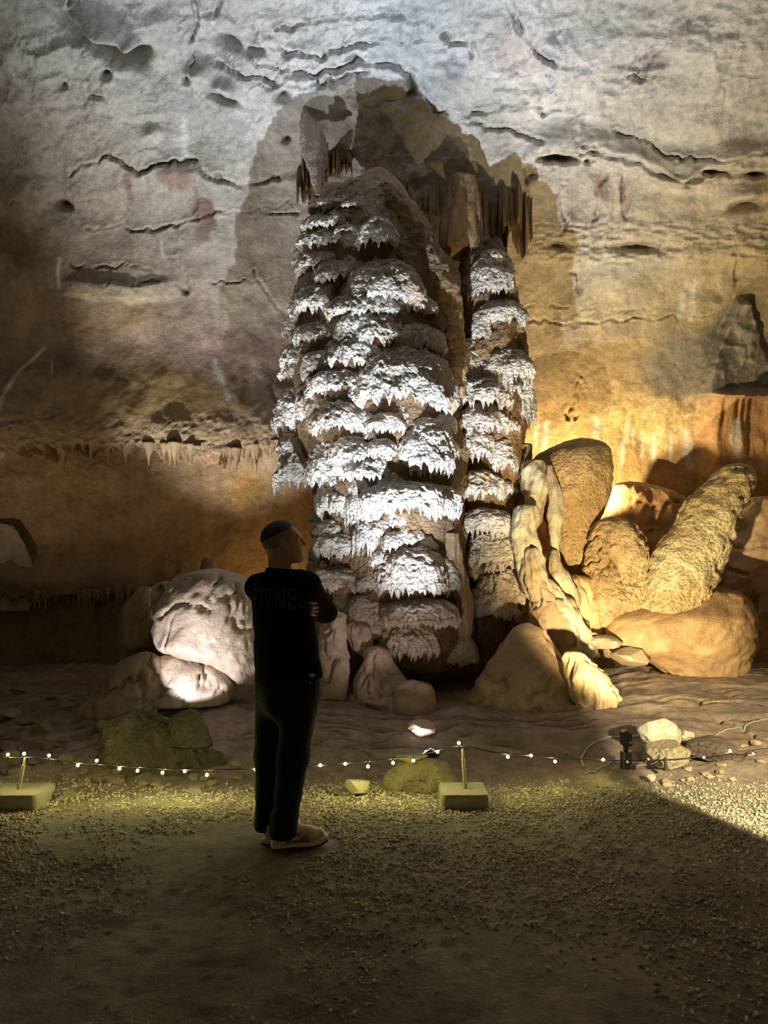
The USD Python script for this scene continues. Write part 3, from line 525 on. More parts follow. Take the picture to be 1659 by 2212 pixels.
for i, (rw, Y) in enumerate([([(1000, 1138, 1180), (1040, 1135, 1190), (1100, 1128, 1168), (1180, 1122, 1150), (1230, 1128, 1150)], 8.0), ([(1010, 1180, 1194), (1080, 1190, 1212), (1150, 1188, 1208), (1222, 1186, 1204)], 7.9), ([(1096, 1118, 1156), (1150, 1108, 1158), (1230, 1118, 1172), (1280, 1130, 1182)], 7.8), ([(1188, 1128, 1162), (1230, 1126, 1170), (1290, 1150, 1215), (1350, 1200, 1252), (1420, 1240, 1290)], 7.7), ([(1195, 1190, 1204), (1260, 1196, 1228), (1320, 1220, 1252), (1400, 1262, 1292)], 7.85)]):
    rw = [(rw[0][0] - 6, *(np.mean(rw[0][1:]) + np.array([-.35, .35]) * (rw[0][2] - rw[0][1])))] + [(rw[0][0] + 10, *rw[0][1:])] + rw[1:]
    v, f = loft(rw, Y, .8, n=80, amp=.06, f=5, fine=.016, flute=.12, ff=11, seed=60 + i)
    mesh('sheet', (v, f), 'smooth_rock', dp, col=tint(v, (.50, .44, .31), (.34, .25, .14), seed=i, f=4, streak=1))
def row(label, pts, Y, n, seed, l0=8, l1=52):
    rg = np.random.default_rng(seed); pl = np.array(pts, float); t = thing('stalactite_row', label, 'stalactites', P(pl[:, 0].mean(), pl[:, 1].mean(), Y))
    for x in np.sort(rg.uniform(pl[0, 0], pl[-1, 0], n)):
        y = np.interp(x, pl[:, 0], pl[:, 1]) + rg.normal() * 3; L = rg.uniform(l0, l1) * rg.random() ** .8 + 5; w = 3 + .14 * L * rg.uniform(.6, 1.4)
        rows = [(y - 16, x - w * 1.8, x + w * 1.8), (y - 4, x - w * 1.2, x + w * 1.2), (y + L * .35, x - w * .55, x + w * .5), (y + L, x + rg.normal() * 1.5 - .8, x + 1.2)]
        v, f = loft(rows, Y + rg.normal() * .03, 1.2, n=9, dz=.03, amp=.008, f=8, fine=.004, seed=seed)
        mesh('stalactite', (v, f), 'smooth_rock', t, col=tint(v, (.40, .29, .17), (.30, .21, .12), seed=seed))
row('fringe of little stalactites along the long ledge across the left wall', [(95, 966), (330, 962), (480, 985), (630, 968)], 9.30, 58, 1)
row('fringe of tiny stalactites on the low dark ledge at far left', [(0, 1290), (120, 1294), (285, 1282)], 9.42, 26, 2, 4, 22)
# left group
rock('boulder', 'pinkish rounded boulder lit white left of the person', 'boulder', [(1226, 435, 500), (1240, 400, 525), (1275, 362, 545), (1330, 335, 556), (1390, 338, 556), (1430, 400, 555), (1460, 470, 552), (1478, 500, 545)], 7.0, .8, 'smooth_rock', ((.60, .49, .42), (.46, .36, .30)), amp=.09, f=3, fine=.018, crk=.05, seed=70, n=150, cap=.07)
rock('boulder', 'low smooth slab under the pinkish boulder', 'boulder', [(1408, 350, 400), (1425, 335, 455), (1455, 325, 490), (1490, 320, 505), (1520, 315, 490)], 6.9, .7, 'smooth_rock', ((.56, .45, .37), (.44, .34, .28)), amp=.04, fine=.012, crk=.05, seed=71, n=120, cap=.05)
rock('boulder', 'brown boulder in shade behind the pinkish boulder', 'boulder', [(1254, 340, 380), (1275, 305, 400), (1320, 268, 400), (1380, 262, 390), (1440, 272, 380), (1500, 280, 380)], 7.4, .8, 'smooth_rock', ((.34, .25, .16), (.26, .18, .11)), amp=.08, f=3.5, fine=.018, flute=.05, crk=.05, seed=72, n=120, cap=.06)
rock('stalagmite', 'tiny stub of a stalagmite on top of the boulders at left', 'stalagmite', [(1203, 440, 456), (1215, 436, 460), (1250, 430, 466)], 7.3, .9, 'smooth_rock', ((.34, .22, .13), (.28, .18, .1)), amp=.01, seed=73, n=32)
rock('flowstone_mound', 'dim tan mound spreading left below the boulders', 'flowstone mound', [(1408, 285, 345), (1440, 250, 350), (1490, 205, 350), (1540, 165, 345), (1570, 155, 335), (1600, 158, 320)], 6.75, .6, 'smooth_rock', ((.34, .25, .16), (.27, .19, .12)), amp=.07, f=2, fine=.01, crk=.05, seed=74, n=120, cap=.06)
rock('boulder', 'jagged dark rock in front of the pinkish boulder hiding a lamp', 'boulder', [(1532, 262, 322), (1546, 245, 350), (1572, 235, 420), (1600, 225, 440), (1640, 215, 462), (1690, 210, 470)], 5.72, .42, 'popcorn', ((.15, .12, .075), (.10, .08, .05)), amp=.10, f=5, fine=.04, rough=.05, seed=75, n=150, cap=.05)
rock('boulder', 'small jagged dark knob right of the hidden lamp', 'boulder', [(1532, 398, 424), (1545, 380, 436), (1570, 368, 446), (1610, 360, 455)], 5.66, .6, 'popcorn', ((.15, .12, .075), (.10, .08, .05)), amp=.05, f=6, fine=.03, rough=.04, seed=76, n=80, cap=.03)
rock('rock_ledge', 'tapering pale buttress low on the left wall edge', 'rock ledge', [(1122, -90, 14), (1160, -90, 48), (1220, -90, 66), (1290, -90, 70), (1320, -90, 60)], 9.42, .12, 'smooth_rock', ((.40, .33, .25), (.30, .23, .16)), amp=.05, flute=.06, seed=77, n=90, cap=.08)
# ------------------------------------------------------------------ loose stones
def stone(seed, n=3, cuts=9, amp=.25):
    rg = np.random.default_rng(seed); s_ = trimesh.creation.icosphere(n); v = np.array(s_.vertices)
    v = v * (1 + amp * (fbm(v, 1.3, 3, seed)[:, None] - .5) * 2)
    for _ in range(cuts):
        d = rg.normal(size=3); d /= np.linalg.norm(d); k = rg.uniform(.5, .85); e = np.maximum(v @ d - k, 0); v = v - e[:, None] * d
    return v + .05 * (fbm(v, 5, 3, seed + 1)[:, None] - .5), np.array(s_.faces)
def place_stone(name, label, px, py0, py1, hw, Y, cols, seed, depth=.8, mat='smooth_rock', group=None, rotz=0, n=4, ground=None):
    v, f = stone(seed, n); c, s_ = math.cos(rotz), math.sin(rotz); v = v @ np.array([[c, s_, 0], [-s_, c, 0], [0, 0, 1]])
    a, b = P(px, py0, Y), P(px, py1, Y); rx = hw * Y / FPX; hz = (a[2] - b[2]) / 2
    v = (v - (v.max(0) + v.min(0)) / 2) / ((v.max(0) - v.min(0)) / 2) * [rx, rx * depth, hz] + [a[0], Y, b[2] + hz if ground is None else float(floor_h(a[0], Y)) + ground * hz]
    return mesh(name, (v, f), mat, col=tint(v, *cols, seed=seed), smooth=32, label=label, cat='rock', group=group)
PALE = ((.66, .58, .40), (.54, .45, .28))
place_stone('rock', 'pale yellow stone lying on the gravel right of the person', 771, 1684, 1722, 27, 5.15, PALE, 1)
place_stone('rock', 'large bright angular slab leaning near the lamp stand', 1418, 1553, 1612, 42, 5.75, PALE, 2, depth=.5)
place_stone('rock', 'upright sliver of stone behind the bright slab', 1454, 1556, 1610, 16, 5.85, ((.5, .42, .28), (.4, .32, .2)), 3, depth=.7)
place_stone('rock', 'crumbly pale block under the bright slab', 1440, 1600, 1655, 46, 5.6, ((.60, .50, .32), (.46, .36, .22)), 4, mat='popcorn')
place_stone('rock', 'dark brown hump behind the string lights at right', 1530, 1592, 1650, 55, 5.75, ((.20, .14, .09), (.14, .1, .07)), 5, mat='popcorn')
place_stone('rock', 'small pale stone at the right of the crumbly block', 1482, 1578, 1600, 18, 5.9, PALE, 6)
place_stone('rock', 'round pebble on the ground right of the lamp stand', 1406, 1671, 1688, 9, 5.4, PALE, 7)
place_stone('rock', 'grey stone in the gap by the broad boulder', 1305, 1372, 1402, 38, 7.7, ((.46, .37, .26), (.36, .27, .18)), 8)
place_stone('rock', 'ribbed stone wedged against the broad boulder', 1362, 1398, 1442, 42, 7.6, ((.46, .37, .24), (.36, .28, .17)), 9)
place_stone('rock', 'white stone at the upper end of the gap by the broad boulder', 1278, 1365, 1398, 22, 7.8, ((.58, .52, .42), (.46, .4, .3)), 10)
rock('rock', 'yellow-green mound of rock hiding the column floodlight', 'rock', [(1638, 884, 936), (1648, 862, 960), (1672, 842, 982), (1700, 832, 994), (1722, 828, 998)], 5.3, .45, 'popcorn', ((.32, .26, .13), (.20, .165, .08)), amp=.07, f=5, fine=.03, rough=.04, crk=.03, seed=90, n=110, cap=.04)
place_stone('rock', 'flat cap stone on the mound with the column floodlight', 890, 1630, 1646, 34, 5.3, ((.42, .35, .2), (.32, .26, .14)), 12, depth=.7)
place_stone('rock', 'dark low stone beside the pale yellow stone', 735, 1702, 1728, 26, 5.2, ((.16, .13, .08), (.12, .1, .06)), 13)
place_stone('rock', 'smooth pink hump on the flowstone floor before the column', 910, 1556, 1592, 30, 6.3, ((.42, .31, .26), (.34, .25, .2)), 14)
place_stone('rock', 'dark pointed stone beside the left post base', 112, 1712, 1740, 18, 5.1, ((.13, .11, .07), (.1, .08, .05)), 15)
place_stone('rock', 'grey stone behind the left post base', 148, 1708, 1732, 14, 5.15, ((.26, .22, .15), (.2, .17, .11)), 16)
place_stone('rock', 'squarish grey stone at the gravel edge left of the person', 424, 1698, 1724, 22, 5.2, ((.24, .2, .13), (.18, .15, .1)), 17)
rg = random.Random(11)
for i in range(64):
    px = rg.uniform(0, 250) if i < 40 else rg.uniform(180, 560); py = rg.uniform(1500, 1690) if i < 40 else rg.uniform(1660, 1712)
    Y = float(np.interp(py, [1490, 1530, 1600, 1650, 1690, 1720], [8.4, 7.3, 6.2, 5.7, 5.4, 5.15])); w = rg.uniform(7, 24) if i < 40 else rg.uniform(6, 16)
    place_stone('rubble_stone', ['small brown rubble stone in the strip along the left edge of the cave floor', 'small brown rubble stone at the gravel edge under the left string lights'][i >= 40], px, py - w * .7, py + w * .35, w, Y, ((.28, .21, .13), (.2, .15, .09)), 40 + i, group=['rubble at the left edge', 'rubble under the left string lights'][i >= 40], rotz=rg.random() * 6, n=2, ground=.45)
for i in range(26):
    px = rg.uniform(1380, 1659); py = rg.uniform(1590, 1690); Y = float(np.interp(py, [1560, 1600, 1650, 1690], [6.4, 5.9, 5.55, 5.3])); w = rg.uniform(4, 12)
    place_stone('rubble_stone', ['small pale rubble stone near the crumbly block right of the lamp stand', 'small pale rubble stone by the right edge of the picture'][px > 1530], px, py - w * .7, py + w * .4, w, Y, ((.5, .38, .24), (.36, .26, .16)), 140 + i, group=['rubble near the crumbly block', 'rubble by the right edge'][px > 1530], rotz=rg.random() * 6, n=2, ground=.45)
# gravel of the path: nobody could count it
gp = UsdGeom.PointInstancer.Define(stage, '/World/gravel'); tag(gp, 'loose tan gravel strewn over the trodden path', 'gravel', kind='stuff')
G = np.random.default_rng(9); pts = []
for k in range(5):
    v, f = stone(900 + k, 1, 4); v = v * [1, .8, .62]
    mesh('stone', (v, f), 'pebble', '/World/gravel', col=[(.56, .48, .33), (.48, .40, .27), (.66, .57, .40), (.42, .35, .24), (.58, .47, .31)][k])
gx_, gy_ = G.uniform(-3.4, 3.6, 150000), 2.4 + 3.2 * G.random(150000) ** .85
gq = np.stack([gx_, gy_, 0 * gx_], -1)
dens = np.clip(1.15 * sm(.40, .58, fbm(gq, 1.3, 3, 120)) * (.40 + .60 * sm(3.6, 4.7, gy_)) + .35 * sm(4.5, 4.9, gy_) + .25 * sm(0, 1.5, gx_) * sm(2.5, 3.5, gy_), 0, 1) * sm(5.65, 5.2, gy_ + .25 * n3(gq, 2, 5))
for sx, sy in ((-.55, 4.17), (-.45, 4.2), (-.6, 4.3), (-.37, 4.22)): dens = dens * (np.hypot(gx_ - sx, gy_ - sy) > .13)
on = (G.random(150000) < dens * .55); gx_, gy_ = gx_[on], gy_[on]; ng = len(gx_)
size = .0045 + .0085 * G.random(ng) ** 2.2
ax = G.normal(size=(ng, 4)); ax /= np.linalg.norm(ax, axis=1, keepdims=True)
gp.CreatePositionsAttr(Vt.Vec3fArray.FromNumpy(np.stack([gx_, gy_, floor_h(gx_, gy_) + .25 * size], 1).astype(np.float32)))
gp.CreateScalesAttr(Vt.Vec3fArray.FromNumpy(np.repeat(size[:, None], 3, 1).astype(np.float32)))
gp.CreateOrientationsAttr(Vt.QuathArray([Gf.Quath(float(a), float(b), float(c), float(d)) for a, b, c, d in ax]))
gp.CreateProtoIndicesAttr(Vt.IntArray.FromNumpy(G.integers(0, 5, ng).astype(np.int32)))
gp.CreatePrototypesRel().SetTargets([Sdf.Path(f'/World/gravel/stone' + (f'_{k:03d}' if k else '')) for k in range(5)])

# ------------------------------------------------------------------ lamps, stands, string lights
def cyl(a, b, ra, rb=None, n=16):
    a, b = np.array(a, float), np.array(b, float); d = b - a; L = np.linalg.norm(d)
    m = manifold3d.Manifold.cylinder(L, ra, ra if rb is None else rb, n).to_mesh()
    return np.array(m.vert_properties[:, :3]) @ trimesh.geometry.align_vectors([0, 0, 1], d / L)[:3, :3].T + a, np.array(m.tri_verts)
def join(*parts):
    vs, fs, o = [], [], 0
    for v, f in parts: vs.append(v); fs.append(np.asarray(f) + o); o += len(v)
    return np.vstack(vs), np.vstack(fs)
def tube(points, r, n=7):
    p = np.array(points, float); t = np.gradient(p, axis=0); t /= np.linalg.norm(t, axis=1, keepdims=True) + 1e-12
    side = np.cross(t, [.13, .2, 1]); side /= np.linalg.norm(side, axis=1, keepdims=True); up = np.cross(side, t)
    a = np.linspace(0, 2 * math.pi, n, endpoint=False)
    v = p[:, None] + r * (np.cos(a)[None, :, None] * side[:, None] + np.sin(a)[None, :, None] * up[:, None])
    return v.reshape(-1, 3), grid_faces(len(p), n, True)
def spline(pts, n=80):
    p = np.array(pts, float); s_ = np.concatenate([[0], np.cumsum(np.linalg.norm(np.diff(p, axis=0), axis=1))]); q_ = np.linspace(0, s_[-1], n)
    return np.stack([PchipInterpolator(s_, p[:, k])(q_) for k in range(3)], 1)
def ball(c, r, n=2):
    s_ = trimesh.creation.icosphere(n); return np.array(s_.vertices) * r + np.array(c), np.array(s_.faces)
def bbox(c, size, ch=.2):
    """box with chamfered edges"""
    e = ch * min(size); h = np.array(size) / 2 - e
    pts = [(np.array([sx, sy, sz]) * h) + e * np.array(d) * np.array([sx, sy, sz]) for sx in (-1, 1) for sy in (-1, 1) for sz in (-1, 1) for d in ((1, 0, 0), (0, 1, 0), (0, 0, 1))]
    m = trimesh.convex.convex_hull(np.array(pts)); return np.array(m.vertices) + np.array(c), np.array(m.faces)
YS = 4.98
def post(label, px, ybase0, ybase1, hw, top):
    Yb = YS; g = float(floor_h(P(px, ybase0, Yb)[0], Yb)); x = P(px, ybase0, Yb)[0]
    t = thing('barrier_post', label, 'post', (x, Yb, g))
    w, hgt = hw * Yb / FPX, .095
    lo = sbox(-w * .82, -.105, w * .82, .105).buffer(.03); hi = sbox(-w + .035, -.115, w - .035, .115).buffer(.035)
    ring = lambda pg, z: [(a, b, z) for a, b in list(pg.exterior.coords)]
    m = trimesh.convex.convex_hull(np.array(ring(lo, -.012) + ring(hi, hgt * .8) + ring(hi.buffer(-.006), hgt))).subdivide().subdivide()
    v = np.array(m.vertices); v = v + .006 * (fbm(v, 14, 3, int(px))[:, None] - .5)
    mesh('base', (v + [x, Yb, g], m.faces), 'concrete', t, smooth=35, label='grey cast concrete foot')
    tp = P(top[0], top[1], Yb)
    bt = np.array([x + (.012 if px > 500 else 0), Yb, g + hgt - .01])
    mesh('rod', join(cyl(bt, bt + (tp - bt) * .78, .0115), cyl(bt + (tp - bt) * .7, tp, .007)), 'brass_rod', t, smooth=40, label='thin tan metal rod')
    mesh('collar', cyl(bt, bt + [0, 0, .045], .015), 'brass_rod', t, smooth=40)
    mesh('hook', tube(tp + np.array([[0, 0, 0], [.008, 0, .012], [0, 0, .022], [-.01, 0, .012]]), .003), 'wire', t)
    return tp
p1 = post('thin barrier post on a concrete foot at the left edge', 40, 1735, 1755, 57, (54, 1636))
p2 = post('thin barrier post on a concrete foot right of the person', 1001, 1735, 1755, 49, (999, 1618))
sl = thing('string_light', 'string of small glowing bulbs sagging between the barrier posts', 'string lights', P(999, 1640, YS))
Yw = lambda px: 4.98 + .45 * sm(1050, 1340, px)
wire = [(-30, 1640), (54, 1636), (120, 1641), (200, 1651), (300, 1657), (400, 1663), (552, 1661), (680, 1655), (800, 1644), (900, 1632), (999, 1612), (1060, 1624), (1150, 1633), (1250, 1640), (1350, 1643), (1450, 1640), (1560, 1628), (1690, 1612)]
mesh('cord', tube(spline([P(a, b, Yw(a)) for a, b in wire], 160), .0035), 'wire', sl, label='thin dark cord')
bulbs = [(17, 1630), (52, 1628), (106, 1632), (168, 1653), (209, 1643), (258, 1660), (297, 1665), (351, 1669), (399, 1666), (447, 1674), (552, 1662), (692, 1653), (746, 1650), (795, 1656), (849, 1648), (893, 1643), (945, 1624), (991, 1605), (1097, 1635), (1147, 1632), (1199, 1645), (1303, 1641), (1356, 1646), (1400, 1640), (1520, 1636), (1577, 1622), (1627, 1628)]
wl = np.array(wire, float)
for i, (px, py) in enumerate(bulbs):
    Y = float(Yw(px)) - (.012 if i not in (15,) else .06); c = P(px, py, Y); lit = px < 1330 or px in (1577,)
    b = mesh('bulb', ball(c, .0105), 'bulb' if lit else 'bulb_off', sl, label=None if lit else 'unlit clear bulb')
    w_ = P(px, np.interp(px, wl[:, 0], wl[:, 1]), Yw(px)); d = (w_ - c); L = np.linalg.norm(d) + 1e-9
    mesh('socket', cyl(c + d / L * .006, w_ if L > .02 else c + d / L * .022, .0055), 'wire', b)
# plug connector and clips on the cord
a, b = P(1382, 1642, 5.4), P(1396, 1643, 5.4); mesh('connector', cyl(a, b, .011), 'black_plastic', sl, smooth=40)
a, b = P(1403, 1652, 5.38), P(1420, 1645, 5.38); mesh('plug', join(cyl(a, b, .017, .014), cyl(b, P(1424, 1630, 5.38), .004)), 'black_plastic', sl, smooth=40)
mesh('tag', bbox(P(1395, 1650, 5.37), (.012, .003, .04)), 'cable_grey', sl, smooth=False, label='pale tag tied to the cord')
mesh('marker_stake', join(cyl(P(1439, 1664, 5.42), P(1437, 1640, 5.42), .017, .012, 10), ball(P(1437, 1639, 5.42), .012, 1)), 'shoe_dark', smooth=40, label='short brown stake under the cord right of the lamp stand', cat='stake')

def spot_stand():
    Y = 5.6; bpos = P(1352, 1675, Y); t = thing('spotlight', 'black spotlight on a short black pipe stand behind the string lights', 'spotlight', bpos)
    topp = P(1352, 1624, Y)
    mesh('pipe', join(cyl(bpos - [0, 0, .04], topp, .043, .041, 32), cyl(topp - [0, 0, .004], topp + [0, 0, .006], .043, .043, 32)), 'pvc_black', t, smooth=40, label='stout black pipe')
    k = P(1352, 1610, Y)
    mesh('bracket', join(cyl(topp, k, .012, .012), ball(P(1352, 1617, Y), .02), cyl(P(1352, 1612, Y), P(1352, 1606, Y), .018, .026)), 'black_plastic', t, smooth=40)
    c = P(1352, 1593, Y + .02); pr = np.array([(-.036, -.05), (-.030, -.028 - .03), (.036, -.058), (.038, .030), (.0, .056), (-.034, .044)])
    hull = trimesh.convex.convex_hull(np.array([(x, y, z) for x, z in pr for y in (-.03, .03)] + [(x * .85, -.042, z * .85) for x, z in pr]))
    mesh('head', (np.array(hull.vertices) + c, hull.faces), 'black_plastic', t, smooth=False, label='black lamp head turned away')
    mesh('lens', bbox(c + [0, .033, 0], (.06, .004, .07)), 'lamp_lens', t, smooth=False)
    mesh('rating_plate', bbox(c + [.018, -.043, -.028], (.016, .002, .018)), 'grey_print', t, smooth=False, label='small grey printed plate')
    spot(t + '/beam', np.array(LAMP['stand'][0]) - bpos, np.array(LAMP['stand'][1]) - bpos, *LAMP['stand'][2:])
spot_stand()
def flood(label, key):
    pos, tgt, *rest = LAMP[key]; pos, tgt = np.array(pos, float), np.array(tgt, float); d = (tgt - pos) / np.linalg.norm(tgt - pos)
    o = pos - d * .05; t = thing('floodlight', label, 'floodlight', o)
    R = trimesh.geometry.align_vectors([0, 0, 1], d)[:3, :3]
    v, f = bbox((0, 0, -.02), (.14, .10, .05)); mesh('housing', (v @ R.T + o, f), 'black_plastic', t, smooth=False)
    v, f = bbox((0, 0, .006), (.12, .08, .006)); mesh('lens', (v @ R.T + o, f), 'lamp_lens', t, smooth=False)
    mesh('foot', cyl(o, [o[0], o[1], float(floor_h(o[0], o[1])) - .02], .012), 'black_plastic', t, smooth=40)
    spot(t + '/beam', pos - o, tgt - o, *rest)
flood('floodlight sunk behind the yellow-green mound aimed up the column', 'column')
flood('floodlight behind the yellow-green mound aimed at the foot of the column', 'base')
flood('floodlight behind the jagged dark rock aimed at the pinkish boulder', 'boulder')
flood('floodlight behind the jagged dark rock aimed at the column top', 'upper')
flood('floodlight sunk behind the brown boulders at left aimed at the vault', 'vault')
flood('floodlight hidden behind the golden boulders washing the right wall', 'wash')
flood('floodlight beyond the right edge lighting the gravel and pale slabs', 'path')
flood('floodlight hidden behind the left boulders lighting the alcove', 'alcove')
flood('floodlight hidden at the far left foot of the wall', 'left')
# cables on the floor
def on_floor(pts, Y, lift=.008, n=60):
    p = spline([P(a, b, y) for (a, b), y in zip(pts, Y)], n); p[:, 2] = floor_h(p[:, 0], p[:, 1]) + lift; return p
mesh('cable', tube(on_floor([(1395, 1586), (1330, 1588), (1280, 1600), (1255, 1625), (1262, 1645)], [6.1, 6.1, 6.0, 5.75, 5.6]), .008), 'cable_grey', label='grey cable looping over the floor left of the lamp stand', cat='cable')
mesh('cable', tube(on_floor([(1342, 1612), (1318, 1624), (1300, 1632), (1260, 1645)], [5.75, 5.65, 5.6, 5.5]), .005), 'cable_grey', label='thin pale lead running to the spotlight head', cat='cable')
mesh('cable', tube(on_floor([(1500, 1592), (1560, 1572), (1620, 1560), (1690, 1548)], [6.0, 6.15, 6.3, 6.45]), .007), 'cable_grey', label='grey cable trailing off to the right edge', cat='cable')
#PERSON
# ------------------------------------------------------------------ the person
class Field:
    """signed distances on a grid, added piece by piece, meshed by surface nets"""
    def __init__(s, lo, hi, h):
        s.lo, s.h = np.array(lo, float), h; s.n = np.ceil((np.array(hi) - s.lo) / h).astype(int) + 1; s.d = np.full(s.n, .5, np.float32)
    def block(s, lo, hi):
        a = np.clip(np.floor((np.array(lo) - s.lo) / s.h).astype(int), 0, s.n - 1); b = np.clip(np.ceil((np.array(hi) - s.lo) / s.h).astype(int) + 1, 1, s.n)
        ax = [s.lo[k] + s.h * np.arange(a[k], b[k]) for k in range(3)]
        return tuple(slice(a[k], b[k]) for k in range(3)), np.stack(np.meshgrid(*ax, indexing='ij'), -1)
    def put(s, fn, lo, hi, k=.02, cut=False):
        sl, p = s.block(np.array(lo) - 2.5 * k - .03, np.array(hi) + 2.5 * k + .03); d, e = s.d[sl], fn(p)
        if cut: e = -e; hh = np.maximum(k - np.abs(d - e), 0) / k; s.d[sl] = np.maximum(d, e) + hh * hh * k / 4
        else: hh = np.maximum(k - np.abs(d - e), 0) / k; s.d[sl] = np.minimum(d, e) - hh * hh * k / 4
    def cone(s, a, b, ra, rb=None, k=.02, frame=None, **kw):
        rb = ra if rb is None else rb; a, b = np.array(a, float), np.array(b, float); R = max(ra, rb) * 1.3
        def fn(p):
            A, B, q = a, b, p
            if frame is not None: q, A, B = p @ frame, a @ frame, b @ frame        # squashed space: frame maps to unit scale
            ab = B - A; t = np.clip(((q - A) @ ab) / (ab @ ab + 1e-12), 0, 1)
            return np.linalg.norm(q - A - t[..., None] * ab, axis=-1) - (ra + (rb - ra) * t)
        s.put(fn, np.minimum(a, b) - R, np.maximum(a, b) + R, k, **kw)
    def ell(s, c, r, axes=np.eye(3), k=.02, **kw):
        c, r = np.array(c, float), np.array(r, float)
        def fn(p):
            q = ((p - c) @ np.array(axes).T) / r; L = np.linalg.norm(q, axis=-1); G_ = np.linalg.norm(q / r, axis=-1)
            return np.where(L > .3, L * (L - 1) / np.maximum(G_, 1e-9), (L - 1) * r.min())
        s.put(fn, c - r.max(), c + r.max(), k, **kw)
    def plane(s, point, nrm):   # keep the side the normal points away from
        p = s.block(s.lo, s.lo + s.h * s.n)[1]; s.d = np.maximum(s.d, ((p - np.array(point)) @ np.array(nrm)).astype(np.float32))
    def at(s, p): return map_coordinates(s.d, ((np.asarray(p) - s.lo) / s.h).reshape(-1, 3).T, order=1, mode='nearest').reshape(np.shape(p)[:-1])
    def mesh(s):
        d = np.pad(s.d, 1, constant_values=.5); ins = d < 0; n = np.array(d.shape)
        acc, cnt = np.zeros((*(n - 1), 3), np.float32), np.zeros(n - 1, np.float32); edges = []
        for ax in range(3):
            o = [slice(None)] * 3; o2 = list(o); o[ax] = slice(0, -1); o2[ax] = slice(1, None)
            x = np.argwhere(ins[tuple(o)] != ins[tuple(o2)]); u1, u2 = [k for k in range(3) if k != ax]
            e = np.zeros(3, int); e[ax] = 1; da, db = d[tuple(x.T)], d[tuple((x + e).T)]
            pos = x.astype(np.float32); pos[:, ax] += da / (da - db); quad = []
            for i, j in ((0, 0), (1, 0), (1, 1), (0, 1)):
                c = x.copy(); c[:, u1] -= i; c[:, u2] -= j; quad.append(c)
                np.add.at(acc, tuple(c.T), pos); np.add.at(cnt, tuple(c.T), 1)
            edges.append((quad, (da < 0) ^ (ax == 1)))
        idx = np.full(n - 1, -1); m = cnt > 0; idx[m] = np.arange(m.sum()); v = acc[m] / cnt[m][:, None]; F = []
        for quad, flip in edges:
            i = np.stack([idx[tuple(c.T)] for c in quad], 1); i[~flip] = i[~flip][:, ::-1]; F += [i[:, [0, 1, 2]], i[:, [0, 2, 3]]]
        return s.lo + (v.astype(float) - 1) * s.h, np.vstack(F)[:, ::-1]
def unit(v): v = np.array(v, float); return v / np.linalg.norm(v)
